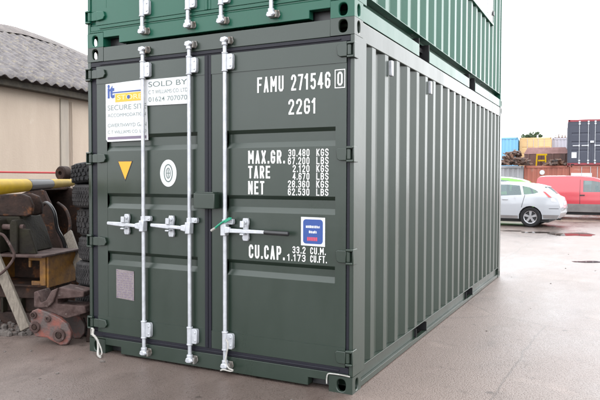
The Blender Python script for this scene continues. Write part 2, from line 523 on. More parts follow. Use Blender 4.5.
# ------------------------------------------------------------------ stroke lettering
O_ = [(.3, 0), (.7, 0), (1, .15), (1, .85), (.7, 1), (.3, 1), (0, .85), (0, .15), (.3, 0)]
GL = {
 'F': [[(0, 0), (0, 1), (1, 1)], [(0, .52), (.8, .52)]], 'A': [[(0, 0), (.5, 1), (1, 0)], [(.17, .3), (.83, .3)]],
 'M': [[(0, 0), (0, 1), (.5, .40), (1, 1), (1, 0)]], 'U': [[(0, 1), (0, .15), (.3, 0), (.7, 0), (1, .15), (1, 1)]],
 '2': [[(0, .78), (0, .87), (.3, 1), (.7, 1), (1, .87), (1, .66), (.05, .05), (.05, 0), (1, 0)]], '7': [[(0, 1), (1, 1), (.35, 0)]],
 '1': [[(.1, .8), (.55, 1), (.55, 0)]], '5': [[(.95, 1), (.08, 1), (.04, .55), (.3, .62), (.7, .62), (1, .48), (1, .15), (.7, 0), (.3, 0), (0, .14)]],
 '4': [[(.76, 0), (.76, 1), (0, .27), (1.05, .27)]],
 '6': [[(1, .80), (1, .87), (.7, 1), (.3, 1), (0, .85), (0, .3)], [(.3, 0), (.7, 0), (1, .15), (1, .42), (.7, .57), (.3, .57), (0, .42), (0, .15), (.3, 0)]],
 '0': [O_], 'O': [O_], 'D': [[(0, 0), (0, 1), (.65, 1), (1, .85), (1, .15), (.65, 0), (0, 0)]],
 'G': [[(1, .78), (1, .85), (.7, 1), (.3, 1), (0, .85), (0, .15), (.3, 0), (.7, 0), (1, .15), (1, .47), (.55, .47)]],
 'X': [[(0, 0), (1, 1)], [(0, 1), (1, 0)]], 'R': [[(0, 0), (0, 1), (.7, 1), (1, .87), (1, .62), (.7, .48), (0, .48)], [(.5, .48), (1, 0)]],
 'P': [[(0, 0), (0, 1), (.7, 1), (1, .87), (1, .6), (.7, .45), (0, .45)]],
 'B': [[(0, 0), (0, 1), (.7, 1), (.95, .87), (.95, .65), (.7, .53), (0, .53)], [(.7, .53), (1, .4), (1, .13), (.7, 0), (0, 0)]],
 'T': [[(0, 1), (1, 1)], [(.5, 1), (.5, 0)]], 'E': [[(1, 1), (0, 1), (0, 0), (1, 0)], [(0, .52), (.85, .52)]],
 'N': [[(0, 0), (0, 1), (1, 0), (1, 1)]], 'L': [[(0, 1), (0, 0), (1, 0)]], 'K': [[(0, 0), (0, 1)], [(1, 1), (.08, .42)], [(.3, .58), (1, 0)]],
 'S': [[(1, .82), (1, .87), (.7, 1), (.3, 1), (0, .87), (0, .66), (.3, .54), (.7, .48), (1, .35), (1, .14), (.7, 0), (.3, 0), (0, .14), (0, .2)]],
 'C': [[(1, .78), (1, .85), (.7, 1), (.3, 1), (0, .85), (0, .15), (.3, 0), (.7, 0), (1, .15), (1, .22)]],
 '3': [[(0, .85), (.3, 1), (.7, 1), (1, .87), (1, .65), (.7, .53), (.35, .53)], [(.7, .53), (1, .4), (1, .14), (.7, 0), (.3, 0), (0, .14)]],
 '8': [[(.3, .53), (0, .66), (0, .87), (.3, 1), (.7, 1), (1, .87), (1, .66), (.7, .53), (.3, .53)], [(.3, .53), (0, .38), (0, .14), (.3, 0), (.7, 0), (1, .14), (1, .38), (.7, .53)]],
 'Y': [[(0, 1), (.5, .45), (1, 1)], [(.5, .45), (.5, 0)]], 'H': [[(0, 0), (0, 1)], [(1, 0), (1, 1)], [(0, .5), (1, .5)]],
 'I': [[(.5, 0), (.5, 1)]], 'W': [[(0, 1), (.25, 0), (.5, .7), (.75, 0), (1, 1)]], '.': [[(.4, .0), (.4, .06)]], ',': [[(.45, .05), (.3, -.08)]],
}
def ribbon(mb, pts, t, fn, y):
    runs = [[pts[0]]]
    shut = (Vector(pts[0])-Vector(pts[-1])).length < 1e-6
    for i in range(1, len(pts)):
        runs[-1].append(pts[i])
        if i < len(pts)-1:
            a, b, c = Vector(pts[i-1]), Vector(pts[i]), Vector(pts[i+1])
            if (b-a).normalized().dot((c-b).normalized()) < .3:
                runs.append([pts[i]])
    for k, run in enumerate(runs):
        ribbon_run(mb, run, t, fn, y-.00016*k, shut and len(runs) == 1)
def ribbon_run(mb, pts, t, fn, y, closed):
    n = len(pts)
    P = [Vector((a, b)) for a, b in pts]
    if closed:
        P = P[:-1]
        n -= 1
    L, Q = [], []
    for i in range(n):
        def dr(a, b):
            return (P[b]-P[a]).normalized()
        if closed:
            d0, d1 = dr((i-1) % n, i), dr(i, (i+1) % n)
        else:
            d0 = dr(i-1, i) if i else dr(0, 1)
            d1 = dr(i, i+1) if i < n-1 else dr(n-2, n-1)
        nn = Vector((-d0.y-d1.y, d0.x+d1.x))
        nn = nn.normalized() if nn.length > 1e-6 else Vector((-d0.y, d0.x))
        k = min(1/max(nn.dot(Vector((-d0.y, d0.x))), .3), 1.9)
        p = P[i].copy()
        if not closed and i == 0:
            p -= d1*t*.5
        if not closed and i == n-1:
            p += d0*t*.5
        L.append(p+nn*t*.5*k)
        Q.append(p-nn*t*.5*k)
    m = n if closed else n-1
    mb.add([fn(a.x, a.y, y) for a in L]+[fn(a.x, a.y, y) for a in Q], [(i, (i+1) % n, n+(i+1) % n, n+i) for i in range(m)])
def lettering(text, x0, x1, z0, h, y, t=None, fn=None, mb=None, gap=0.36):
    """block capitals filling x0..x1, standing on z0, h high, facing -y at y"""
    mb = mb or MB()
    fn = fn or (lambda a, b, c: (a, c, b))
    wid = [(1.28 if c == 'M' else 1.08 if c == 'N' else 0.35 if c in '.,' else 0.75 if c == ' ' else 0.7 if c in '1I' else 1.0) for c in text]
    tot = sum(wid)+gap*(len(text)-1)
    u = (x1-x0)/tot
    t = t or min(h*.15, u*.38)
    x = x0
    for c, w in zip(text, wid):
        if c != ' ':
            ww = u*w
            for k, s in enumerate(GL[c]):
                sx = u if c in '.,1I' else ww
                xo = x - (u*.15 if c in '1I' else u*.22 if c in '.,' else 0)
                pts = [(xo+t/2+a*(sx-t), z0+t/2+b*(h-t)) for a, b in s]
                ribbon(mb, pts, t, fn, y-0.0007*k)
        x += u*(w+gap)
    return mb

# ------------------------------------------------------------------ shipping container
L_, W_, H_ = 6.058, 2.438, 2.591
def casting(mb, sx, sy, z0, z1):
    """hollow corner casting; sx: +1 right side x=0, -1 left side; sy: -1 door end, +1 far end"""
    xo, yo = (0.0 if sx > 0 else -W_), (0.0 if sy < 0 else L_)
    w, d, h = 0.178, 0.162, z1-z0
    xi, yi = xo-sx*w, yo-sy*d
    cz = 0.054 if z0 < 1 else h-0.058
    # front / back face
    mb.holed((min(xo, xi), yo, z0), (1, 0, 0), (0, 0, 1), w, h, w/2+sx*.004, cz, 0.033, 0.043, (0, -sy*0.026, 0))
    # outer side face
    mb.holed((xo, min(yo, yi), z0), (0, 1, 0), (0, 0, 1), d, h, d/2, cz, 0.027, 0.041, (-sx*0.026, 0, 0))
    e = 0.0
    mb.add([(xo, yo, z0), (xi, yo, z0), (xi, yi, z0), (xo, yi, z0), (xo, yo, z1), (xi, yo, z1), (xi, yi, z1), (xo, yi, z1)],
           [(0, 1, 2, 3), (4, 5, 6, 7), (1, 2, 6, 5), (2, 3, 7, 6)])

def corrugated(mb, xo, sx, y0, n, pitch, z0, z1, ytail, depth=0.036):
    """side sheet: outer flats at xo, valleys depth further in"""
    pr = [(y0-.16, 1)]
    for k in range(n):
        a = y0+k*pitch
        pr += [(a-.068, 1), (a, 0), (a+.076, 0), (a+.144, 1)]
    pr += [(ytail, 1)]
    vs, fs = [], []
    for z in (z0, z1):
        for y, v in pr:
            vs.append((xo-sx*depth*v, y, z))
    m = len(pr)
    fs = [(i, i+1, m+i+1, m+i) for i in range(m-1)]
    # the closing edge strips, top and bottom
    o = len(vs)
    for z in (z0, z1):
        for y, v in pr:
            vs.append((xo-sx*(depth+.004), y, z))
    fs += [(i, i+1, o+i+1, o+i) for i in range(m-1)]+[(m+i, m+i+1, o+m+i+1, o+m+i) for i in range(m-1)]
    mb.add(vs, fs)

YF = 0.006        # door face
GD = .023
GROOVES = [(1.851, 1.717), (1.366, 1.239), (0.880, 0.762)]
def door_leaf(mb, x0, x1, gx0, gx1, dz=0.0):
    zb, zt, lo, hi, dp, sl = .182, 2.428, .318, 2.284, GD, .040
    yb = 0.05
    mb.box(x0, x1, YF-.006, yb, hi, zt)                 # top rail
    mb.box(x0, x1, YF-.006, yb, zb, lo)                 # bottom rail
    mb.box(x0, gx0, YF-.0012, yb, lo, hi)               # stiles
    mb.box(gx1, x1, YF-.0012, yb, lo, hi)
    pr = [(hi, YF)]
    for a, b in GROOVES:
        pr += [(a, YF), (a-sl*.7, YF+dp), (b+sl, YF+dp), (b, YF)]
    pr += [(lo, YF)]
    n = len(pr)
    mb.add([(gx0, y, z) for z, y in pr]+[(gx1, y, z) for z, y in pr], [(i, i+1, n+i+1, n+i) for i in range(n-1)])
    mb.add([(gx0, yb, lo), (gx1, yb, lo), (gx1, yb, hi), (gx0, yb, hi)], [(0, 1, 2, 3)])

def make_container(name, label, paint, loc, rz=0.0, bars=(), detail=True, group=None, rail_h=0.155, gasket='rubber', rail_paint=None,
                   doors=True, vents=True, split=.048):
    root = thing(name, label, 'shipping container', loc, rz, group)
    off = Vector((-W_/2, L_/2, 0))
    base_loc = Vector(loc) + Matrix.Rotation(rz, 3, 'Z') @ off
    root.location = base_loc
    rp = rail_paint or paint
    def B(mb, nm, m, parent=None, bevel=0.0, **k):
        return mb.build(nm, m, parent or root, bevel, off=off, **k)
    # eight castings, four posts
    for sx in (1, -1):
        for sy in (-1, 1):
            for z0, z1 in ((0, .118), (H_-.118, H_)):
                m = MB()
                casting(m, sx, sy, z0, z1)
                B(m, 'corner_casting', rp if rail_paint else paint, bevel=.006 if detail else 0)
            m = MB()
            xo = 0.0 if sx > 0 else -W_
            s = sx
            def bx(a, b, y0, y1):
                xa, xb = xo-s*a, xo-s*b
                m.box(min(xa, xb), max(xa, xb), y0, y1, .1185, H_-.1185)
            if sy < 0:
                bx(0.0, .030 if sx > 0 else .034, 0.002, .232)
                bx(.030 if sx > 0 else .034, .11, .055, .20)
            else:
                bx(0.0, .10, L_-.16, L_-.002)
            B(m, 'corner_post', paint, bevel=.004 if detail else 0)
    # side sheets, rails
    for sx, xo in ((1, 0.0), (-1, -W_)):
        m = MB()
        corrugated(m, xo-sx*.008, sx, 0.367, 20, 0.285, rail_h+.0015, 2.462, L_-.16)
        B(m, 'side_panel', paint, recalc=False, angle=20)
        m = MB()
        xa, xb = xo-sx*.004, xo-sx*.06
        m.box(min(xa, xb), max(xa, xb), .1625, L_-.1625, 2.448, 2.586)
        B(m, 'top_rail', rp, bevel=.006)
        # bottom rail: a channel open outwards, broken by two fork pockets
        m = MB()
        def rb(xa, xb, ya, yb, za, zb):
            m.box(min(xa, xb), max(xa, xb), ya, yb, za, zb)
        low_rail = rail_h < .16
        dp = .030 if low_rail else .075          # depth of the recess above the rail's flush lower box
        for ya, yb in ((.1625, 1.57), (1.91, 3.70), (4.05, L_-.1625)):
            rb(xo-sx*.005, xo-sx*(dp+.02), ya, yb, .008 if low_rail else .0015, split)
            rb(xo-sx*dp, xo-sx*(dp+.008), ya, yb, split+.0005, rail_h-.0075)
        for ya, yb in ((1.5705, 1.9095), (3.7005, 4.0495)):
            if low_rail:
                rb(xo-sx*.006, xo-sx*(dp+.02), ya, yb, .008, .040)
            rb(xo-sx*dp, xo-sx*(dp+.008), ya, yb, rail_h-.028, rail_h-.0075)
        rb(xo-sx*.003, xo-sx*(dp+.02), .1625, L_-.1625, rail_h-.007, rail_h)
        B(m, 'bottom_rail', rp, bevel=.0015)
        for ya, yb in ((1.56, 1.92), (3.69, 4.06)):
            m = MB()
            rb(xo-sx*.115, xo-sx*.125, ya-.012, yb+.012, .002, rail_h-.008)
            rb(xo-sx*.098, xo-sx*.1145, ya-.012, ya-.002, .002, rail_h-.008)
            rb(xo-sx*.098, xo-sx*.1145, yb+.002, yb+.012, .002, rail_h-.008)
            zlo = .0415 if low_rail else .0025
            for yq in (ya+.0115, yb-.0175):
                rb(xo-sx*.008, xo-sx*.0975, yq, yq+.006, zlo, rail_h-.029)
            B(m, 'fork_pocket_shade', 'black')  # black back and end plates put the pocket's inner shade into colour
        if vents:
            for yv in (.71, 1.86):
                m = MB()
                a = xo+sx*.022
                m.box(min(xo-sx*.0075, a), max(xo-sx*.0075, a), yv+.02, yv+.065, 2.295, 2.415)
                v = B(m, 'ventilator', 'galv', bevel=.006)
    m = MB()
    m.box(-W_+.06, -.06, .10, L_-.1, 2.552, 2.575)
    B(m, 'roof_panel', paint)
    m = MB()
    m.box(-W_+.07, -.07, .12, L_-.12, .09, .13)
    B(m, 'underframe', 'black')
    m = MB()
    m.box(-W_+.1, -.1, L_-.10, L_-.06, .12, 2.55)
    for k in range(8):
        m.box(-W_+.2+k*.27, -W_+.32+k*.27, L_-.0599, L_-.03, .2, 2.45)
    B(m, 'end_panel', paint, bevel=.01)
    if not doors:
        m = MB()
        m.box(-W_+.1, -.1, .06, .10, .12, 2.55)
        for k in range(8):
            m.box(-W_+.17+k*.27, -W_+.31+k*.27, .03, .0599, .2, 2.45)
        B(m, 'end_panel', paint, bevel=.01)
        for za, zb in ((.01, .13), (2.46, 2.586)):
            m = MB()
            m.box(-W_+.1785, -.1785, .004, .08, za, zb)
            B(m, 'end_beam', rp, bevel=.004)
        return root
    # door end
    m = MB()
    pts = [(-W_+.1785, .0), (-W_+.1785, .075), (-2.085, .075), (-2.085, .016), (-.341, .016), (-.341, .075), (-.1785, .075)]
    poly = [(-2.2595, .075), (-2.087, .075), (-2.087, .018), (-.341, .018), (-.341, .075), (-.1785, .075), (-.1785, .122), (-.032, .122), (-.032, .1355), (-2.404, .1355), (-2.404, .122), (-2.2595, .122)]
    m.prism(poly, lambda u, v, w: (u, w, v), .001, .07)
    B(m, 'door_sill', rp, bevel=.003)
    for a in (-2.26, -.345):
        m = MB()
        m.box(a, a+.17, .09, .10, .01, .1)
        B(m, 'fork_pocket_shade', 'black')  # black backing paints the shade inside the sill cutout
    m = MB()
    m.box(-W_+.1785, -.1785, .001, .09, 2.4685, 2.588)
    B(m, 'door_header', rp, bevel=.004)
    m = MB()
    gk = .0
    m.box(-2.403, -.031, .004, .05, 2.4295, 2.468)
    m.box(-2.403, -.031, .004, .05, .1365, .1805)
    m.box(-2.403, -2.3395, .012, .05, .181, 2.429)  # left seal widened in black, painting in the shade of the recess
    m.box(-.0565, -.031, .012, .05, .181, 2.429)
    m.box(-1.2295, -1.1705, -.003, .05, .181, 2.429)
    m.box(-1.2045, -1.1955, -.009, -.0032, .181, 2.429)
    m.box(-2.3, -.1, -.004, .0038, 2.440, 2.452)
    m.box(-2.3, -.1, -.004, .0038, .150, .162)
    B(m, 'door_gasket', gasket, bevel=.003)
    leaves = []
    for x0, x1, a, b in ((-2.339, -1.230, -2.228, -1.302), (-1.170, -.057, -1.028, -.138)):
        m = MB()
        door_leaf(m, x0, x1, a, b)
        # dark end cheeks of the grooves are part of the same pressing
        for ga, gb in GROOVES:
            for xe in (a, b):
                m.add([(xe, YF, ga), (xe, YF+GD, ga-.028), (xe, YF+GD, gb+.040), (xe, YF, gb)], [(0, 1, 2, 3)])
        leaves.append(B(m, 'door', paint, bevel=0, recalc=False, angle=25))
    # hinges: blade, knuckle, lugs
    if detail:
        for side in (0, 1):
            for z in (2.365, 1.658, .955, .255):
                m = MB()
                if side:
                    f = lambda u, v, w: (u, w, v+z)
                    blade = [(-.118, -.030), (-.100, -.043), (-.046, -.043), (-.046, .043), (-.112, .043), (-.126, .030)]
                    m.prism(blade, f, -.020, -.001)
                    m.cyl((-.030, -.010, z-.036), (-.030, -.010, z+.036), .016, n=14)
                    m.box(-.046, -.030, -.018, -.004, z-.034, z+.034)
                    for q in (-1, 1):
                        m.box(-.044, .004, -.030, .0015, z+q*.046-.008, z+q*.046+.008)
                    m.box(.0005, .010, -.022, .055, z-.055, z+.055)
                else:
                    f = lambda u, v, w: (u, w, v+z)
                    blade = [(-2.318, -.040), (-2.244, -.032), (-2.226, -.006), (-2.240, .034), (-2.318, .040)]
                    m.prism(blade, f, -.020, -.001)
                    m.box(-2.380, -2.318, -.014, -.001, z-.036, z+.036)
                    m.cyl((-2.398, -.010, z-.036), (-2.398, -.010, z+.036), .016, n=14)
                    for q in (-1, 1):
                        m.box(-2.437, -2.384, -.028, .0015, z+q*.046-.007, z+q*.046+.007)
                    m.box(-2.446, -2.4385, -.020, .055, z-.055, z+.055)
                m.build('hinge', paint, leaves[side], .004, off=off)
    # locking bars with their fittings
    for bar_spec in bars:
        bxx, flip = bar_spec if detail else (bar_spec, 0)
        y = -.030
        m = MB()
        m.cyl((bxx, y, .085), (bxx, y, 2.512), .0150, n=16)
        bar = B(m, 'locking_bar', 'galv')
        if not detail:
            continue
        for z in (2.36, .262):      # guide collars and their bracket plates
            fit = MB()
            fit.cyl((bxx, y, z-.062), (bxx, y, z+.062), .0215, n=16)
            fit.cyl((bxx, y, z-.072), (bxx, y, z-.060), .0245, n=16)
            fit.cyl((bxx, y, z+.060), (bxx, y, z+.072), .0245, n=16)
            fit.prism([(.018, -.058), (.062, -.058), (.070, -.045), (.070, .045), (.062, .058), (.018, .058)], lambda u, v, w, z=z: (bxx+u, w, v+z), -.036, -.0015)
            fit.cyl((bxx+.052, -.040, z+.030), (bxx+.052, -.034, z+.030), .009, n=10)
            fit.cyl((bxx+.052, -.040, z-.030), (bxx+.052, -.034, z-.030), .009, n=10)
            fit.build('bar_guide', 'galv', bar, .003, off=off)
        mid = MB()
        z = 1.166
        mid.cyl((bxx, y, z-.018), (bxx, y, z+.018), .0225, n=14)
        mid.prism([(.010, -.020), (.070, -.020), (.074, .0), (.070, .020), (.010, .020)], lambda u, v, w, z=z: (bxx+u, w, v+z), -.034, -.0015)
        mid.cyl((bxx+.055, -.040, z), (bxx+.055, -.033, z), .009, n=10)
        mid.build('bar_clip', 'galv', bar, .003, off=off)
        for zc, s in ((2.512, 1), (.085, -1)):   # cam ends
            cm = MB()
            z = zc
            cm.cyl((bxx, y, z-.03*1), (bxx, y, z+.03), .024, n=14)
            cm.prism([(-.030, -.010), (-.014, -.020), (.024, -.018), (.042, -.004), (.036, .012), (.014, .020), (-.022, .016)], lambda u, v, w, z=z: (bxx+u, w, v+z+s*.012), -.055, -.010)
            cm.cyl((bxx+.022, -.064, z+s*.012), (bxx+.022, -.010, z+s*.012), .013, n=12)
            cm.build('cam_end', 'galv', bar, .004, off=off)
            kp = MB()
            kp.prism([(-.026, -.024), (.052, -.024), (.060, -.008), (.052, .028), (-.016, .028)], lambda u, v, w, z=z: (bxx+u, w, v+z+s*.008), -.009, .0005)
            kp.box(bxx+.036, bxx+.052, -.046, -.009, z+s*.008-.03, z+s*.008+.02)
            kp.build('cam_keeper', 'galv_dark', bar, .003, off=off)
        if flip == 0:
            continue
        # handle: hub, flattened arm, keeper
        z = 1.106
        hb = MB()
        hb.prism([(-.022, -.045), (.022*1, -.045), (.026, .045), (-.022, .045)], lambda u, v, w: (bxx+u, w, v+z), -.062, -.008)
        hb.prism([(.015, -.028), (.062, -.020), (.062, .020), (.015, .028)], lambda u, v, w: (bxx+flip*u, w, v+z), -.066, -.038)
        hb.build('handle_hub', 'galv', bar, .005, off=off)
        h = MB()
        if flip < 0:
            L0 = .36
            h.prism([(.052, -.014), (.17, -.012), (.19, -.018), (.36, -.012), (.365, 0), (.36, .014), (.19, .020), (.17, .014), (.052, .014)], lambda u, v, w: (bxx-u, w, v+z+.010*(u-.05)/.3), -.062, -.044)
            h.build('handle', 'galv', bar, .005, off=off)
            kx = bxx-.185
        else:
            h.prism([(.052, -.016), (.36, -.012), (.36, .012), (.052, .016)], lambda u, v, w: (bxx+u, w, v+z-.004), -.062, -.044)
            h.build('handle', 'galv', bar, .004, off=off)
            gp = MB()
            gp.tube([(bxx+.355, -.053, z-.004), (bxx+.40, -.053, z-.006), (bxx+.53, -.055, z-.008), (bxx+.555, -.055, z-.008)], .017, 12)
            gp.build('handle_grip', 'black', bar, .004, off=off)
            kx = bxx+.175
        k = MB()
        k.prism([(-.020, -.082), (.020, -.082), (.028, -.06), (.020, -.02), (.020, .02), (.028, .06), (.020, .086), (-.020, .086), (-.028, .06), (-.020, .02), (-.020, -.02), (-.028, -.06)],
                lambda u, v, w: (kx+u, w, v+z+.004), -.024, -.0015)
        k.box(kx-.016, kx+.016, -.080, -.0245, z-.032, z-.020)
        k.prism([(-.018, .024), (.018, .024), (.016, .072), (-.016, .072)], lambda u, v, w: (kx+u, w, v+z), -.074, -.058)
        k.cyl((kx, -.030, z+.058), (kx, -.024, z+.058), .012, n=10)
        k.build('handle_keeper', 'galv', bar, .003, off=off)
    return root

lower = make_container('shipping_container', 'dark green shipping container with white lettering on its doors, standing on the yard', 'green_dark', (0, 0, 0), 0,
                       bars=((-1.812, -1), (-1.354, -1), (-1.026, 1)))
upper = make_container('shipping_container', 'brighter emerald green container stacked on top of the dark green lettered one', 'green_mid', (0, 0, H_+.002), 0,
                       bars=((-1.815, -1), (-1.365, -1), (-1.060, 1), (-.630, 1)), rail_h=0.195, gasket='green_mid', split=.108)
OFF = Vector((-W_/2, L_/2, 0))
def part(mb, name, m, parent=None, bevel=0.0, label=None, **k):
    o = mb.build(name, m, parent or lower, bevel, off=OFF, **k)
    if label:
        o['label'] = label
    return o

# lock box across the two leaves
m = MB()
m.box(-1.272, -1.082, -.090, -.012, 1.262, 1.378)
m.box(-1.262, -1.092, -.088, -.010, 1.3782, 1.388)
part(m, 'lock_box', 'green_dark', bevel=.007)
# lettering
YL = YF-.0015
RB = YF-.0072
for nm, x0, x1, z0, h, t in (
    ('FAMU 271546', -.765, -.178, 2.118, .112, .0140), ('22G1', -.506, -.286, 1.948, .108, .0140),
    ('MAX.GR.', -.842, -.535, 1.600, .096, .0140), ('TARE', -.842, -.655, 1.492, .092, .0140), ('NET', -.842, -.704, 1.374, .098, .0140),
    ('30.480', -.505, -.337, 1.649, .051, .0070), ('67.200', -.508, -.337, 1.592, .051, .0070), ('2.120', -.470, -.337, 1.537, .050, .0070),
    ('4.670', -.470, -.337, 1.483, .049, .0070), ('28.360', -.508, -.337, 1.427, .050, .0070), ('62.530', -.508, -.337, 1.371, .050, .0070),
    ('KGS', -.283, -.190, 1.649, .051, .0070), ('LBS', -.283, -.190, 1.592, .051, .0070), ('KGS', -.283, -.190, 1.537, .050, .0070),
    ('LBS', -.283, -.190, 1.483, .049, .0070), ('KGS', -.283, -.190, 1.427, .050, .0070), ('LBS', -.283, -.190, 1.371, .050, .0070),
    ('CU.CAP.', -.836, -.535, .900, .100, .0140), ('33.2', -.470, -.366, .956, .049, .0070), ('1.173', -.510, -.366, .899, .049, .0070),
    ('CU.M.', -.328, -.208, .956, .049, .0070), ('CU.FT.', -.328, -.200, .899, .049, .0070)):
    o = part(lettering(nm, x0, x1, z0, h, YL-.0006, t), 'lettering', 'white', smooth=False, recalc=False)
    o['label'] = 'white painted text reading ' + nm
m = lettering('0', -.1255, -.0865, 2.130, .094, YL-.0016, .012)
part(m, 'lettering', 'white', smooth=False, recalc=False, label='white check digit reading 0')
m = MB()
ribbon(m, [(-.142, 2.116), (-.070, 2.116), (-.070, 2.238), (-.142, 2.238), (-.142, 2.116)], .006, lambda a, b, c: (a, c, b), YL-.0016)
part(m, 'digit_border', 'white', smooth=False, recalc=False)

# blue notice
def rrect(x0, x1, z0, z1, r, n=5):
    out = []
    for cx, cz, a0 in ((x1-r, z0+r, -90), (x1-r, z1-r, 0), (x0+r, z1-r, 90), (x0+r, z0+r, 180)):
        for k in range(n+1):
            a = R(a0+90*k/n)
            out.append((cx+r*math.cos(a), cz+r*math.sin(a)))
    return out
def decal(poly, name, m, y, parent=None, th=.0008, label=None):
    b = MB()
    b.prism(poly, lambda u, v, w: (u, w, v), y-th, y)
    return part(b, name, m, parent, label=label, smooth=False)
st = decal([(-.402, 1.016), (-.214, 1.013), (-.214, 1.217), (-.402, 1.219)], 'sticker', 'sign_white', YL, label='white bordered blue notice sticker')
decal(rrect(-.385, -.231, 1.030, 1.203, .022), 'sticker_field', 'sticker_blue', YL-.001, st)
b = MB()
rng = random.Random(3)
for row, (xa, xb, z) in enumerate(((-.362, -.254, 1.142), (-.338, -.279, 1.105))):
    x = xa
    while x < xb:
        w = rng.uniform(.006, .011)
        b.box(x, min(x+w, xb), YL-.0026, YL-.0019, z, z+.015+rng.uniform(-.002, .003))
        x += w+rng.uniform(.003, .005)
part(b, 'sticker_print', 'white', st)
b = MB()
for z, h in ((1.051, .026),):
    x = -.352
    while x < -.272:
        b.box(x, x+.011, YL-.0026, YL-.0019, z, z+h)
        x += .0135
part(b, 'sticker_print', 'sticker_red', st)

# yellow triangle, oval emblem, data plate
tri = decal([(-2.112, 1.634), (-2.031, 1.468), (-1.951, 1.634)], 'warning_sticker', 'black', YL, label='amber warning triangle pointing down')
decal([(-2.103, 1.629), (-2.031, 1.481), (-1.960, 1.629)], 'sticker_field', 'tri', YL-.001, tri)
def ell(cx, cz, rx, rz, n=36):
    return [(cx+rx*math.cos(2*math.pi*k/n), cz+rz*math.sin(2*math.pi*k/n)) for k in range(n)]
ov = decal(ell(-1.585, 1.532, .082, .108), 'emblem', 'sign_white', YL, label='white oval emblem with grey ring')
b = MB()
fn = lambda a, c, y: (a, y, c)
ribbon(b, ell(-1.585, 1.532, .040, .068)+[ell(-1.585, 1.532, .040, .068)[0]], .010, fn, YL-.0012)
ribbon(b, ell(-1.585, 1.532, .020, .040, 20)+[ell(-1.585, 1.532, .020, .040, 20)[0]], .008, fn, YL-.0012)
ribbon(b, [(-1.585, 1.505), (-1.585, 1.56)], .008, fn, YL-.0014)
ribbon(b, [(-1.603, 1.532), (-1.567, 1.532)], .006, fn, YL-.0016)
part(b, 'emblem_print', 'sign_dark', ov, smooth=False, recalc=False)
dp = decal([(-2.133, .488), (-1.942, .478), (-1.942, .722), (-2.133, .730)], 'data_plate', 'plate', YL, th=.003, label='dull mauve metal data plate')
b = MB()
rng = random.Random(5)
for k in range(11):
    z = .70-k*.0195
    x = -2.120
    while x < -1.965:
        w = rng.uniform(.008, .028)
        b.box(x, x+w, YL-.0036, YL-.0031, z-.006, z)
        x += w+rng.uniform(.004, .018)
for x, z in ((-2.124, .718), (-1.951, .711), (-2.124, .498), (-1.951, .488)):
    b.cyl((x, YL-.005, z), (x, YL-.003, z), .005, n=8)
part(b, 'plate_print', 'sign_purple', dp)

# the two sales boards on the left door
def plain_text(s, x0, x1, z0, h, y, m, parent, name='sign_text', bold=0.0):
    c = bpy.data.curves.new(name, 'FONT')
    c.body = s
    c.offset = bold
    ob = bpy.data.objects.new('tmp', c)
    COL.objects.link(ob)
    bpy.context.view_layer.update()
    dg = bpy.context.evaluated_depsgraph_get()
    me = bpy.data.meshes.new_from_object(ob.evaluated_get(dg))
    bpy.data.objects.remove(ob)
    bpy.data.curves.remove(c)
    xs = [v.co.x for v in me.vertices]
    zs = [v.co.y for v in me.vertices]
    ax, bx_, az, bz = min(xs), max(xs), min(zs), max(zs)
    me.transform(Matrix.Identity(4))
    for v in me.vertices:
        a, c2 = v.co.x, v.co.y
        v.co = Vector((x0+(a-ax)/(bx_-ax)*(x1-x0), y, z0+(c2-az)/(bz-az)*h)) - OFF
    me.name = name
    me.materials.clear()
    me.materials.append(MT[m])
    o = bpy.data.objects.new(name, me)
    COL.objects.link(o)
    o.parent = parent
    return o
YS = YF-.005
s1 = decal([(-2.233, 1.815), (-2.215, 1.795), (-1.835, 1.800), (-1.782, 1.800), (-1.800, 2.290), (-2.233, 2.277)], 'sign_board', 'sign_white', YS, th=.003, label='tall white secure site board')
y = YS-.0035
plain_text('it', -2.212, -2.135, 2.155, .115, y-.0008, 'sign_blue', s1, bold=.04)
b = MB()
b.prism([(-2.180, 2.196), (-1.830, 2.200), (-1.830, 2.210), (-2.180, 2.206)], lambda u, v, w: (u, w, v), y-.0016, y-.0010)
part(b, 'sign_print', 'sign_blue', s1)
b = MB()
b.prism([(-2.128, 2.120), (-1.830, 2.124), (-1.830, 2.194), (-2.128, 2.190)], lambda u, v, w: (u, w, v), y-.0006, y)
part(b, 'sign_print', 'sign_yellow', s1)
plain_text('STORE', -2.105, -1.842, 2.138, .040, y-.0012, 'sign_pale', s1)
b = MB()
b.cyl((-1.985, y-.0022, 2.158), (-1.985, y-.0016, 2.158), .017, n=8)
part(b, 'sign_print', 'sign_blue', s1)
for s_, x1, z, h in (('SECURE SITE', -1.800, 2.056, .042), ('ACCOMMODATION', -1.805, 2.000, .028), ('GWERTHWYD GAN', -1.800, 1.915, .030), ('C T WILLIAMS CO. LTD', -1.800, 1.862, .026)):
    plain_text(s_, -2.212, x1, z, h, y-.0004, 'sign_grey', s1)
b = MB()
b.prism([(-2.214, 1.812), (-1.800, 1.815), (-1.800, 1.838), (-2.214, 1.835)], lambda u, v, w: (u, w, v), y-.0006, y)
part(b, 'sign_print', 'sign_purple', s1)
s2 = decal([(-1.796, 2.076), (-1.372, 2.072), (-1.370, 2.284), (-1.796, 2.283)], 'sign_board', 'sign_white', YS-.0046, th=.003, label='white sold board with grey print')
y2 = YS-.0046-.0035
plain_text('SOLD BY', -1.772, -1.390, 2.222, .042, y2-.0004, 'sign_dark', s2, bold=.0)
plain_text('C T WILLIAMS CO. LTD', -1.772, -1.386, 2.166, .030, y2-.0004, 'sign_grey', s2, bold=.0)
plain_text('01624 707070', -1.772, -1.390, 2.104, .038, y2-.0004, 'sign_grey', s2, bold=.004)

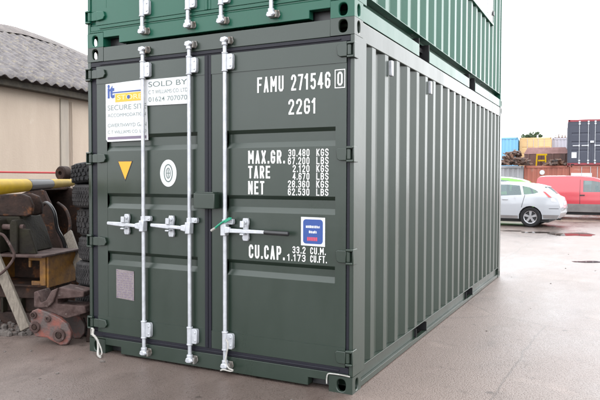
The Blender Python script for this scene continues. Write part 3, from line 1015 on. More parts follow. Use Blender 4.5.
# window shutter on the side of the upper container
m = MB()
m.box(-.030, .012, 3.62, 5.20, 1.06, 1.095)
m.box(-.030, .012, 3.62, 5.20, 1.90, 1.935)
m.box(-.030, .012, 3.62, 3.655, 1.0955, 1.8995)
m.box(-.030, .012, 5.165, 5.20, 1.0955, 1.8995)
wf = m.build('window_shutter', 'green_mid', upper, .003, off=OFF)
m = MB()
m.box(-.028, .004, 3.6555, 5.1645, 1.0955, 1.8995)
for k in range(3):
    m.box(.0042, .010, 3.85+k*.45, 3.87+k*.45, 1.14, 1.86)
m.build('shutter_panel', 'sign_white', wf, .002, off=OFF)
m = MB()
m.box(.0125, .03, 5.06, 5.14, 1.18, 1.24)
m.build('shutter_bolt', 'black', wf, .003, off=OFF)

# ties and seals hung on the lower container
m = MB()
m.stube([(-2.36, -.035, .205), (-2.345, -.055, .165), (-2.315, -.060, .150), (-2.300, -.045, .110), (-2.290, -.050, .06), (-2.27, -.075, .022), (-2.235, -.105, .012), (-2.19, -.13, .012)], .010, 8)
m.stube([(-2.335, -.050, .160), (-2.290, -.065, .135), (-2.255, -.062, .075), (-2.215, -.085, .03), (-2.20, -.12, .016)], .0055, 8)
m.stube([(-2.40, -.016, .150), (-2.385, -.030, .205), (-2.36, -.035, .205)], .0075, 8)
tag(m.build('rope', 'white_strap', None), 'frayed white rope tied round the left bottom corner casting, its end lying on the ground', 'rope')
m = MB()
m.stube([(-.190, -.010, .055), (-.190, -.010, .09), (-.180, -.010, .124), (-.140, -.012, .131), (-.07, -.012, .131), (-.015, -.012, .128)], .0045, 8)
tag(m.build('cable_tie', 'white_strap', None), 'thin white cable tie looped over the right bottom corner casting of the dark green container', 'cable tie')
m = MB()
m.stube([(-.998, -.060, .285), (-.975, -.066, .25), (-.985, -.070, .18), (-.992, -.072, .12), (-.965, -.075, .075), (-.93, -.07, .062), (-.955, -.068, .050), (-1.01, -.07, .055), (-1.04, -.068, .045)], .0055, 8)
tag(m.build('rope', 'white_strap', None), 'short white rope hanging from the foot of the right door locking bar', 'rope')
m = MB()
m.stube([(-.955, -.046, 1.195), (-1.01, -.064, 1.172), (-1.06, -.066, 1.140), (-1.090, -.064, 1.118)], .008, 8)
m.obox((-.985, -.060, 1.180), (.06, .014, .022), Matrix.Rotation(R(-28), 3, 'Y'))
cs = m.build('security_seal', 'cable_green', None, .002)
tag(cs, 'green plastic seal with white tail on the right door locking bar handle', 'seal')
m = MB()
m.tube([(-1.0905, -.064, 1.1175), (-1.128, -.063, 1.096)], .009, 8)
m.build('seal_tail', 'white_strap', cs)
# a strip of earth and stones washed up against the foot of the container would be stuff; here only loose stones
# ------------------------------------------------------------------ old workshop on the left
WA = R(-6.8)
WD = Vector((math.sin(WA), math.cos(WA), 0))        # along the wall
WN = Vector((-math.cos(WA), math.sin(WA), 0))       # into the building
WP = Vector((-7.783, 4.212, 0))
bld = thing('workshop_building', 'cream rendered workshop with a lichened corrugated roof, left of the containers', 'building', WP)
def wl_(s, n, z):
    return WD*s + WN*n + Vector((0, 0, z))
m = MB()
m.prism([(-6, .08), (12, .08), (12, .33), (-6, .33)], wl_, 0, 3.08)
m.prism([(-6, .331), (-5.75, .331), (-5.75, 7.0), (-6, 7.0)], wl_, 0, 3.0)
m.prism([(11.75, .331), (12, .331), (12, 7.0), (11.75, 7.0)], wl_, 0, 3.0)
m.build('wall', 'render_wall', bld, .01)
m = MB()
m.prism([(.50, .055), (.72, .055), (.72, .0795), (.50, .0795)], wl_, 0, 3.02)
m.build('pilaster', 'stain', bld, .01)
m = MB()
m.tube([wl_(.80, .045, 0.0), wl_(.80, .045, 2.0), wl_(.80, .045, 2.98)], .016, 8)
m.build('cable_pipe', 'render_wall', bld)
# wavy roof: rows from eave to ridge; the old ridge sags along its length
def ridge_z(s):
    k = [(-7, 4.80), (0, 4.86), (1.6, 4.92), (2.3, 5.0), (3.2, 4.97), (3.9, 4.92), (5.0, 4.80), (7, 4.68), (13, 4.7)]
    for (a, b), (c, d) in zip(k, k[1:]):
        if s <= c:
            return b+(d-b)*(s-a)/(c-a)
    return 4.7
vs, fs = [], []
NS, NR = 18*26, 9
for j in range(NR+1):
    t = j/NR
    for i in range(NS+1):
        s = -6.2+18.4*i/NS
        lap = .012*(int(t*2.999) % 3)
        z = 3.20+.03*noise.noise(Vector((s*.6, 0, 0)))+(ridge_z(s)-3.20)*t + .026*math.sin(2*math.pi*s/.237) + .012*noise.noise(Vector((s*1.3, t*4, 3)))
        vs.append(wl_(s, -.22+3.22*t, z))
for j in range(NR):
    for i in range(NS):
        fs.append((j*(NS+1)+i, j*(NS+1)+i+1, (j+1)*(NS+1)+i+1, (j+1)*(NS+1)+i))
m = MB()
m.add(vs, fs)
rf = m.build('roof', 'asbestos', bld, recalc=False, angle=60)
sd_ = rf.modifiers.new('thickness', 'SOLIDIFY')
sd_.thickness = .012
m = MB()
m.add([wl_(s, n, ridge_z(s)-dz) for n, dz in ((3.0, 0), (6.9, 2.0)) for s in (-6.2, 0, 2, 3, 4, 5, 7, 12.2)], [(i, i+1, 8+i+1, 8+i) for i in range(7)])
m.build('roof', 'asbestos', bld, recalc=False)
vs, fs = [], []
for i in range(93):
    s = -6.2+18.4*i/92
    for n, dz in ((2.62, -.185), (2.64, -.165), (2.98, .045), (3.03, .055), (3.10, .02), (3.35, -.12)):
        vs.append(wl_(s, n, ridge_z(s)+dz+.01*noise.noise(Vector((s*3, n, 1)))))
for i in range(92):
    for k in range(5):
        fs.append((i*6+k, (i+1)*6+k, (i+1)*6+k+1, i*6+k+1))
m = MB()
m.add(vs, fs)
m.build('ridge_cap', 'asbestos_pink', bld, recalc=False)
m = MB()
m.prism([(-6.1, -.10), (12.1, -.10), (12.1, .0795), (-6.1, .0795)], wl_, 3.05, 3.165)
m.build('eave_board', 'eave', bld, .01)

# red rope stretched from the workshop wall to the side of the container
m = MB()
pa, pb = Vector((-7.50, 1.44, 1.60)), Vector((-2.43, 4.05, 1.60))
m.tube([pa.lerp(pb, t/16)-Vector((0, 0, .03*math.sin(math.pi*t/16))) for t in range(17)], .013, 8)
m.cyl(pb+Vector((-.02, 0, 0)), pb, .03, n=12)
m.cyl(pa+Vector((.02, 0, 0)), pa+Vector((-.05, 0, 0)), .03, n=12)
tag(m.build('rope', 'rope_red'), 'thin red rope stretched level between workshop wall and container', 'rope')

# ------------------------------------------------------------------ tyres stacked beside the container
def make_tyre(c, r, w, tilt, label, mt, lug, coarse):
    t = thing('tyre', label, 'tyre', c, random.uniform(0, 6), 'tyres stacked beside the container')
    t.rotation_euler = (tilt[0], tilt[1], random.uniform(0, 6))
    h = w/2
    rin = r*.58
    pr = [(rin, -h*.72), (rin+.012, -h*.86), (r*.80, -h), (r*.93, -h*.92), (r*.985, -h*.72), (r, -h*.35), (r, h*.35), (r*.985, h*.72), (r*.93, h*.92), (r*.80, h), (rin+.012, h*.86), (rin, h*.72), (rin-.008, h*.55), (rin+.015, h*.35), (r*.9, 0.0), (rin+.015, -h*.35), (rin-.008, -h*.55)]
    m = MB()
    m.lathe(pr, (0, 0, 0), (0, 0, 1), 48)
    # tread blocks
    n = 36 if coarse else 64
    rows = 4 if coarse else 5
    for k in range(n):
        for q in range(rows):
            a = 2*math.pi*(k+.5*(q % 2))/n
            zc = (q-(rows-1)/2)*w*.80/rows
            bw = 2*math.pi*r/n*(.62 if coarse else .60)
            rr = r - (.006 if abs(zc) > w*.28 else 0)
            mm = Matrix.Rotation(a, 3, 'Z') @ Matrix.Rotation((.35 if q % 2 else -.35), 3, 'X')
            m.obox(Matrix.Rotation(a, 3, 'Z') @ Vector((rr+lug*.4, 0, zc)), (lug, bw, w*.80/rows*.74), mm)
    m.build('carcass', mt, t, angle=40)
    return t
zz = 0.0
TY = [(.325, .235, 'tyre', 'bottom tyre of the stack, wide and dusty', False), (.315, .225, 'tyre', 'second tyre from the ground in the stack', False),
      (.30, .23, 'tyre', 'third tyre from the ground, narrower, dusty grey', False), (.305, .24, 'tyre', 'fourth tyre from the ground in the stack', False),
      (.325, .27, 'tyre', 'chunky off-road tyre with deep tread blocks, third from the top', True), (.325, .225, 'tyre', 'ribbed road tyre second from the top of the stack', False),
      (.315, .20, 'tyre_dark', 'topmost black tyre, slightly askew on the stack', True)]
for i, (r, w, mt, lb, co) in enumerate(TY):
    make_tyre((-2.845+random.uniform(-.02, .012), .68+random.uniform(-.04, .04), zz+w/2), r, w, (R(4) if i == 6 else 0, R(-3) if i == 6 else 0), lb, mt, .013 if co else .006, co)
    zz += w+.002

# ------------------------------------------------------------------ striped pole
pole = thing('barrier_pole', 'tapered yellow and black striped barrier pole lying level across the scrap', 'pole')
PA, PB = at(0, 186.8, 5.2), at(77, 182.3, 7.15)
pd = (PB-PA).normalized()
PA2 = PA - pd*.75
pole.location = PA2
Lp = (PB-PA2).length
def pr_(t):
    return .0765-.041*t
for t0, t1, mt in ((0, .475, 'yellow'), (.4755, .692, 'black_gloss'), (.6925, .938, 'yellow')):
    m = MB()
    k = 6
    ts = [t0+(t1-t0)*i/k for i in range(k+1)]
    n = 24
    x = pd.orthogonal().normalized()
    y = pd.cross(x)
    vs = [pd*(Lp*t)+x*(pr_(t)*math.cos(2*math.pi*j/n))+y*(pr_(t)*math.sin(2*math.pi*j/n)) for t in ts for j in range(n)]
    fs = [(i*n+j, i*n+(j+1) % n, (i+1)*n+(j+1) % n, (i+1)*n+j) for i in range(k) for j in range(n)]
    m.add(vs, fs+[tuple(range(n-1, -1, -1)), tuple(range(k*n, (k+1)*n))])
    m.build('pole_band', mt, pole, .003)
m = MB()
m.cyl(pd*(Lp*.9385), pd*(Lp*.985), .033, .031, 18)
m.cyl(pd*(Lp*.9855), pd*Lp, .022, .020, 14)
m.build('end_cap', 'black', pole, .004)

# ------------------------------------------------------------------ rusty digger attachments
def frame_at(px, d, turn=0.0):
    """ground point under pixel column px at depth d, with axes: u to the right of the view, w away from it"""
    o = CAM + Vector((FW.x, FW.y, 0)).normalized()*d + Vector((RT.x, RT.y, 0))*((px-300)/FPX*d)
    o.z = 0
    return o
HZ = -YAW      # a thing turned by HZ has its local x along the picture's right and local y away from the camera
def xz(u, v, w):
    return (u, w, v)
# large digging bucket lying on its back edge
bk = thing('digger_bucket', 'large dark rusty digger bucket standing behind the yellow frame, curved side plates', 'bucket', frame_at(33, 7.3), HZ-R(10))
side = [(.15, 1.34), (.26, 1.12), (.33, .82), (.43, .56), (.58, .34), (.80, .16), (.76, .05), (.42, .0), (.05, .0), (-.28, .14), (-.46, .42), (-.50, .75), (-.40, 1.08), (-.18, 1.30), (.02, 1.38)]
m = MB()
m.prism(side, xz, 0, .030)
m.build('side_plate', 'rust', bk, .006)
m = MB()
m.prism(side, xz, .72, .75)
m.build('side_plate', 'rust', bk, .006)
back = side[6:]
inn = []
cx_, cz_ = .05, .65
for u, v in back:
    d_ = Vector((cx_-u, cz_-v)).normalized()*.03
    inn.append((u+d_.x, v+d_.y))
m = MB()
m.prism(back+inn[::-1], xz, .0305, .7195)
m.build('shell', 'rust', bk, .004)
m = MB()
edge = side[:6]
pts = [Vector((u, -.012, v)) for u, v in edge]
m.tube(pts, .016, 8)
m.build('edge_bar', 'rust_pale', bk)
m = MB()
m.tube([p+Vector((0, .774, 0)) for p in pts], .016, 8)
m.build('edge_bar', 'rust_pale', bk)
for k in range(4):
    m = MB()
    m.prism([(.72, .07), (.90, .13), (.91, .15), (.74, .17)], xz, .06+k*.18, .14+k*.18)
    m.build('tooth', 'rust_pale', bk, .006)
# linkage standing behind, with two rounded ears and a cross pin
lk = thing('digger_linkage', 'dark brown digger linkage with rounded ears and cross pin, behind the pole end', 'linkage', frame_at(53, 8.6), HZ-R(14))
ear = [(-.22, .55), (-.28, 1.10), (-.25, 1.26), (-.16, 1.36), (-.04, 1.34), (.04, 1.22), (.30, .95), (.30, .55)]
for w in (0, .30):
    m = MB()
    m.prism(ear, xz, w, w+.04)
    m.build('ear', 'rust', lk, .008)
m = MB()
m.box(-.10, .34, .05, .29, .0, 1.20)
m.build('body', 'rust', lk, .02)
m = MB()
m.cyl((-.12, -.06, 1.22), (-.12, .40, 1.22), .05, n=16)
m.build('pin', 'rust_pale', lk, .006)
m = MB()
m.tube([(-.12, -.09, 1.12), (.02, -.09, 1.10), (.14, -.09, 1.10), (.19, -.09, 1.18), (.21, -.09, 1.34)], .022, 8)
m.build('grab_rail', 'rust_pale', lk)
m = MB()
m.lathe([(.03, -.07), (.085, -.07), (.10, -.05), (.10, .05), (.085, .07), (.03, .07)], (.10, .10, 1.56), (.2, 1, 0), 18)
m.box(.04, .16, .06, .16, 1.2005, 1.50)
m.build('pulley', 'rust', lk, .004)
m = MB()
m.prism([(-.12, 1.40), (-.06, 1.45), (.03, 1.46), (.03, 1.385), (-.10, 1.36)], xz, .06, .20)
m.build('hose_bracket', 'rust', lk, .01)
# bracket with lugs, resting on the frame under the pole
bb = thing('bucket_bracket', 'dark olive bucket bracket with paired lugs, carrying the striped pole', 'bracket', frame_at(12, 6.35)+Vector((0, 0, .742)), HZ-R(8))
m = MB()
m.prism([(-.52, .0), (-.52, .30), (-.30, .36), (.06, .36), (.13, .22), (.20, .0)], xz, .02, .42)
m.build('body', 'rust_olive', bb, .012)
for w in (.03, .20):
    m = MB()
    m.prism([(-.50, .361), (-.47, .53), (-.40, .575), (.08, .590), (.16, .56), (.20, .47), (.19, .38), (.13, .361)], xz, w, w+.05)
    m.build('top_plate', 'rust', bb, .012)
for u in (-.30, -.09, .10):
    m = MB()
    m.prism([(u-.05, .0), (u-.05, .29), (u-.03, .335), (u+.01, .335), (u+.035, .29), (u+.035, 0)], xz, -.13, .0195)
    m.build('lug', 'rust_olive', bb, .012)
m = MB()
m.cyl((-.38, -.07, .26), (.17, -.07, .26), .028, n=14)
m.build('lug_pin', 'rust_pale', bb)
m = MB()
m.prism([(.11, .0), (.13, .25), (.24, .24), (.32, .0)], xz, -.10, -.07)
m.build('gusset', 'rust_olive', bb, .006)
# yellow box frame with a flat plate on it
fr = thing('open_steel_box', 'worn yellow open-fronted steel box under a flat mauve plate', 'steel box', frame_at(28, 6.3)+Vector((0, 0, .40)), HZ-R(12))
m = MB()
m.box(.21, .235, -.02, .46, .0, .315)
m.build('side_wall', 'yellow_old', fr, .004)
m = MB()
m.box(-.50, -.475, -.02, .46, .0, .315)
m.build('side_wall', 'yellow_old', fr, .004)
m = MB()
m.box(-.474, .209, .42, .44, .0, .315)
m.build('back_wall', 'rust', fr, .004)
m = MB()
m.box(-.474, .209, -.02, .419, .0, .02)
m.build('floor_plate', 'rust', fr, .004)
for u0, u1, v0, v1 in ((.145, .2095, .0205, .315), (.02, .1445, .27, .315), (.02, .045, .20, .2695), (.05, .1445, .0205, .065)):
    m = MB()
    m.box(u0, u1, -.035, -.01, v0, v1)
    m.build('flange', 'yellow_old', fr, .004)
pl = MB()
o_ = frame_at(24, 6.28)
mm = Matrix.Translation(o_+Vector((0, 0, .7165))) @ Matrix.Rotation(HZ-R(12), 4, 'Z')
pl.box(-.62, .30, -.16, .52, 0, .022)
pl.xf(mm)
tag(pl.build('steel_plate', 'rust_pale', None, .005), 'flat mauve steel plate lying on the yellow box frame', 'steel plate')
st_ = thing('steel_block', 'dark ribbed steel block on the ground, under the yellow frame', 'block', frame_at(16, 6.35), HZ-R(12))
m = MB()
m.box(-.45, .36, .02, .40, .0, .12)
m.box(-.45, .36, .02, .40, .27, .399)
m.box(-.40, .30, .07, .35, .1205, .2695)
m.build('block_body', 'rust', st_, .008)
for k in range(4):
    m = MB()
    m.box(-.40+k*.21, -.375+k*.21, .0, .0695, .121, .269)
    m.build('rib', 'rust_olive', st_, .003)
# prop and bent handle leaning against the plate
m = MB()
m.beam(at(-6, 254, 6.02), at(26, 329, 5.92), .095, .045, FW)
tag(m.build('timber_prop', 'timber', None, .006), 'pale weathered timber prop leaning from the ground against the steel plate', 'prop')
m = MB()
hp = [at(-12, 226, 5.9), at(-2, 233, 5.9), at(3, 235, 5.9), at(7, 240, 5.9), at(13.5, 252, 5.9), at(14, 257, 5.9), at(11, 263, 5.9), at(3, 272, 5.9), at(-8, 279, 5.95)]
m.stube(hp, .013, 10)
tag(m.build('bent_pipe', 'rust_pale', None), 'bent pinkish pipe beside the top of the timber prop', 'pipe')
m = MB()
m.beam(at(68, 233, 7.0), at(80, 268, 6.6), .10, .03, FW)
tag(m.build('plank', 'timber', None, .004), 'short pale plank wedged between the big bucket and the tyres', 'plank')
# quick hitch in front
qh = thing('quick_hitch', 'worn red digger quick hitch with two pin holes on the ground beside the container', 'quick hitch', frame_at(56, 5.57), HZ-R(10))
def q(px, py):
    return ((px-55)*.0089, max(0.0, (344.5-py)*.0089))
sp = [(25, 316), (27, 311), (33, 308.5), (45, 312), (57, 317), (65, 322.5), (69.5, 331), (69, 338), (65, 343.5), (58, 344.5), (50, 341), (43, 337.5), (31, 337), (26.5, 331)]
for w in (.0, .24):
    m = MB()
    m.prism([q(*p) for p in sp], xz, w, w+.045)
    m.build('side_plate', 'rust_red', qh, .008)
for px, py, r in ((31, 327, .050), (57.5, 334, .058), (29.5, 315, .032)):
    u, v = q(px, py)
    m = MB()
    m.lathe([(r*.55, -.022), (r, -.022), (r, -.0015), (r*.55, -.0015)], (u, 0, v), (0, 1, 0), 24)
    m.cyl((u, -.012, v), (u, .0, v), r*.56, n=20)
    m.build('pin_boss', 'rust_pale', qh, .004)
    m = MB()
    m.cyl((u, -.0235, v), (u, -.0125, v), r*.42, n=16)
    m.build('pin', 'rust', qh, .003)
body = [(26, 308), (26, 293), (30, 291.5), (33, 296), (36, 303), (42, 300), (48, 290), (55, 287), (64, 288), (81, 290.5), (81, 296), (52, 299), (52, 304), (82, 305), (83.5, 312), (62, 318.5), (45, 313)]
m = MB()
m.prism([q(*p) for p in body], xz, .046, .2385)
m.build('hitch_body', 'rust_pale', qh, .008)
m = MB()
m.prism([q(*p) for p in [(33, 296), (36, 303), (42, 300), (48, 290), (55, 287), (50, 301), (44, 307), (34, 308), (28, 306)]], xz, .010, .0455)
m.build('hook', 'rust_pale', qh, .008)
m = MB()
m.prism([q(*p) for p in [(70, 313), (83.5, 311), (88, 318), (88, 341), (84, 344.5), (76, 344.5), (78, 330), (75, 320), (70, 320)]], xz, .15, .19)
m.build('rear_plate', 'rust', qh, .008)
u, v = q(45, 318)
m = MB()
m.lathe([(.012, -.016), (.030, -.016), (.030, .0), (.012, .0)], (u, 0, v), (0, 1, 0), 16)
m.build('grease_boss', 'rust_pale', qh, .003)
# loose stones along the foot of the scrap
rs = random.Random(11)
m = MB()
for k in range(420):
    p = frame_at(rs.uniform(-60, 30), 5.9+rs.random()**1.5*1.2)
    r = rs.uniform(.008, .030) if rs.random() < .8 else rs.uniform(.03, .05)
    o = len(m.v)
    m.sphere((0, 0, 0), r, 6, (1, rs.uniform(.6, 1.1), rs.uniform(.5, .8)))
    rot = Matrix.Rotation(rs.uniform(0, 6), 3, 'Z')
    for i in range(o, len(m.v)):
        m.v[i] = rot @ m.v[i] + p + Vector((rs.uniform(-.002, .002), 0, r*.4))
ob = m.build('rubble', 'dirt_stone', smooth=False)
tag(ob, 'dark loose stones and dirt along the foot of the scrap', 'rubble', kind='stuff')

# ------------------------------------------------------------------ containers across the yard
FH = Vector((FW.x, FW.y, 0)).normalized()
def spot(px, d, z=0.0):
    p = CAM + FH*d + RT*((px-300)/FPX*d)
    return Vector((p.x, p.y, z))
def far_container(label, paint, px, d, z, turn=0.0, **k):
    return make_container('shipping_container', label, paint, (spot(px, d) if isinstance(px, (int, float)) else px)+Vector((0, 0, z+FZ)), HZ+R(turn), detail=False, gasket=paint, vents=False, **k)
BARS4 = (-1.83, -1.37, -1.02, -.56)
FT = -22.5
E1 = Matrix.Rotation(HZ+R(FT), 3, 'Z') @ Vector((1, 0, 0))
A1 = spot(569, 36.0)
E1N = Matrix.Rotation(HZ+R(FT), 3, 'Z') @ Vector((0, 1, 0))
c1 = far_container('off white container at ground level behind the white hatchback', 'c_white', A1-E1*2.475, 0, 0, FT, doors=False)
c2 = far_container('brick red container at ground level behind the red van, carrying the rusty skip', 'c_red', A1, 0, 0, FT, doors=False)
c3 = far_container('faded red container at ground level, under the dark slate one', 'c_red2', A1+E1*2.47, 0, 0, FT, bars=BARS4)
c4 = far_container('dark slate container with crimson rails and white locking bars, on top of a red one', 'c_navy', A1+E1*2.32-E1N*.12, 0, H_+.002, FT, bars=BARS4, rail_paint='c_crimson')
def far_part(root, m, name, mt, **k):
    return m.build(name, mt, root, off=OFF, **k)
m = MB()
m.box(-2.22, -1.96, -.004, .004, .42, .74)
far_part(c4, m, 'sticker', 'sign_white')
for bx0, s in ((-1.83, -1), (-1.37, -1), (-1.02, 1), (-.56, 1)):
    m = MB()
    m.box(min(bx0+s*.02, bx0+s*.34), max(bx0+s*.02, bx0+s*.34), -.055, -.035, 1.09, 1.14)
    m.box(bx0-.03, bx0+.03, -.06, -.010, 1.06, 1.17)
    far_part(c4, m, 'handle', 'galv')
    for z in (.13, .27, 2.34, 2.46):
        m = MB()
        m.box(bx0-.04, bx0+.055, -.050, -.002, z-.04, z+.04)
        far_part(c4, m, 'bar_guide', 'galv')
m = MB()
m.box(-1.27, -1.08, -.09, -.012, 1.26, 1.38)
far_part(c4, m, 'lock_box', 'galv')
m = MB()
m.box(-2.38, -1.30, -.030, -.018, 1.50, 2.16)
far_part(c3, m, 'notice_board', 'sign_white')
m = MB()
m.cyl((-1.45, .012, 2.20), (-1.45, .030, 2.20), .14, n=20)
far_part(c2, m, 'sticker', 'sign_white')
# the second, farther row stands two high
for label, low, paint, px, turn, kw in (
    ('sky blue container, leftmost on the upper tier of the far row', 'sky blue container at ground level, under the other blue one', 'c_blue', 517.5, FT+2, dict(doors=False)),
    ('ochre container on the upper tier of the far row, behind the rusty skip', 'ochre container at ground level, under the other ochre one', 'c_ochre', 551.0, FT+3, dict(bars=BARS4)),
    ('pale lilac container on the upper tier of the far row, beside the dark slate one', 'pale lilac container at ground level, under the other lilac one', 'c_pale', 584, FT+2, dict(doors=False))):
    c = far_container(label, paint, px, 50.5, H_+.002, turn, **kw)
    c2_ = copy_tree(c)
    c2_.location.z = FZ
    c2_['label'] = low
# bent pipes on the lilac container
o = spot(553, 51.6, 2*H_+.004+FZ)
m = MB()
for k in range(5):
    a = o + RT*(.1+k*.26)
    m.tube([a+Vector((0, 0, .0)), a+RT*.05+Vector((0, 0, .25+.08*(k % 2))), a+RT*.30+Vector((0, 0, .30-.06*(k % 3))), a+RT*.36+Vector((0, 0, 0))], .035, 6)
m.tube([o+RT*.0+Vector((0, .2, .05)), o+RT*1.4+Vector((0, .2, .06))], .04, 6)
tag(m.build('pipe_rack', 'scrap'), 'bent dark pipe rack lying on top of the pale lilac container', 'pipe rack')

# rusty skip with hopper rim
sk = thing('skip', 'rusty brown steel skip with a faded pink sloping rim, on the brick red container', 'skip', A1-E1*1.26+E1N*.95+Vector((0, 0, H_+.003+FZ)), HZ+R(FT))
m = MB()
m.prism([(-1.20, 0), (1.20, 0), (1.24, .72), (-1.24, .72)], xz, 0, 1.7)
m.build('body', 'skip_rust', sk, .02)
m = MB()
for z0, x0, y0, z1, x1, y1 in ((.7215, 1.26, -.03, 1.10, 1.05, .14),):
    b4 = [(-x0, y0, z0), (x0, y0, z0), (x0, 1.7-y0, z0), (-x0, 1.7-y0, z0)]
    t4 = [(-x1, y1, z1), (x1, y1, z1), (x1, 1.7-y1, z1), (-x1, 1.7-y1, z1)]
    t5 = [(x*.96, y+(.05 if y < .8 else -.05), z1-.001) for x, y, z in t4]
    b5 = [(x*.94, y+(.06 if y < .8 else -.06), z0+.002) for x, y, z in b4]
    m.add(b4+t4+t5+b5, [(0, 1, 5, 4), (1, 2, 6, 5), (2, 3, 7, 6), (3, 0, 4, 7), (4, 5, 9, 8), (5, 6, 10, 9), (6, 7, 11, 10), (7, 4, 8, 11), (8, 9, 13, 12), (9, 10, 14, 13), (10, 11, 15, 14), (11, 8, 12, 15)])
m.build('rim', 'skip_rim', sk, .01)
for u in (-1.0, -.35, .35, 1.0):
    m = MB()
    m.prism([(u-.05, .02), (u+.05, .02), (u+.05, .715), (u-.05, .715)], xz, -.045, -.0005)
    m.build('rib', 'skip_rust', sk, .006)
# yellow stand in front of it
ys = thing('yellow_stand', 'yellow steel stand with two legs and cross bars, in front of the rusty skip', 'stand', A1-E1*1.50+E1N*.50+Vector((0, 0, H_+.003+FZ)), HZ+R(FT))
for u0, u1 in ((-.28, -.22), (.22, .28)):
    m = MB()
    m.beam((u0*1.05, 0, 0), (u0*.92, 0, .60), .10, .08)
    m.build('leg', 'yellow', ys, .006) if u0 < 0 else m.build('leg', 'yellow', ys, .006)
m = MB()
m.box(-.30, .30, -.05, .05, .601, .70)
m.build('top_bar', 'yellow', ys, .006)
m = MB()
m.box(-.20, .17, -.03, .03, .26, .35)
m.build('cross_bar', 'yellow', ys, .006)
def heap(label, px, d, wd, ht, seed, n):
    r = random.Random(seed)
    o = spot(px, d, H_+.003+FZ)
    m = MB()
    for k in range(n):
        x = r.uniform(-1, 1)
        top = ht*(1-abs(x)**1.6)
        c = o + RT*(x*wd) + FH*r.uniform(-.4, .4) + Vector((0, 0, r.uniform(.05, max(.08, top))))
        if r.random() < .6:
            e = Matrix.Rotation(r.uniform(0, 6), 3, Vector((r.uniform(-1, 1), r.uniform(-1, 1), r.uniform(-1, 1))).normalized())
            m.obox(c, (r.uniform(.1, .5), r.uniform(.1, .3), r.uniform(.04, .16)), e)
        else:
            d_ = Vector((r.uniform(-1, 1), r.uniform(-1, 1), r.uniform(-.3, .4))).normalized()*r.uniform(.15, .4)
            m.cyl(c-d_, c+d_, r.uniform(.03, .08), n=8)
    for v in m.v:
        v.z = max(v.z, H_+.003+FZ)
    return tag(m.build('scrap_heap', 'scrap', smooth=False), label, 'scrap heap')
heap('dark scrap metal heaped on the off white container, left of the rusty skip', 513, 36.2, .75, .85, 4, 90)
heap('low scrap heap right of the yellow stand, in front of the skip', 556, 36.45, .50, .36, 6, 40)

# two trees behind the far row
def tree(label, px, d, h, cr, seed):
    r = random.Random(seed)
    t = thing('tree', label, 'tree', spot(px, d, FZ), 0, 'trees behind the far containers')
    m = MB()
    m.cyl((0, 0, 0), (.1, 0, h*.55), .16, .09, 10)
    m.cyl((.1, 0, h*.54), (0, .1, h*.92), .09, .03, 8)
    for k in range(7):
        a = r.uniform(0, 6.28)
        z = h*r.uniform(.45, .8)
        m.cyl((.05, 0, z), (cr*.7*math.cos(a), cr*.7*math.sin(a), z+r.uniform(.3, .9)), .05, .015, 6)
    m.build('trunk', 'bark', t)
    m = MB()
    cl = [(Vector((r.uniform(-1, 1), r.uniform(-1, 1), r.uniform(-1.1, 1))), r.uniform(.25, .6)) for _ in range(34)]
    for k in range(4200):
        c, s = cl[k % len(cl)]
        dv = Vector((r.gauss(0, 1), r.gauss(0, 1), r.gauss(0, 1))).normalized()*s*r.random()**.4
        p = Vector((c.x*cr*.75, c.y*cr*.75, h*.74+c.z*h*.22)) + dv*cr*.7
        a = Vector((r.gauss(0, 1), r.gauss(0, 1), r.gauss(0, 1))).normalized()*.10
        b = a.orthogonal().normalized()*.06
        m.add([p-a, p+b, p+a, p-b], [(0, 1, 2, 3)])
    m.build('crown', 'leaf', t, smooth=False, recalc=False)
tree('broad tree crown showing above the ochre container', 527, 70, 7.1, 1.0, 2)
tree('narrow tree top rising beside the broad one, above the ochre container', 537.5, 70, 7.3, .55, 9)

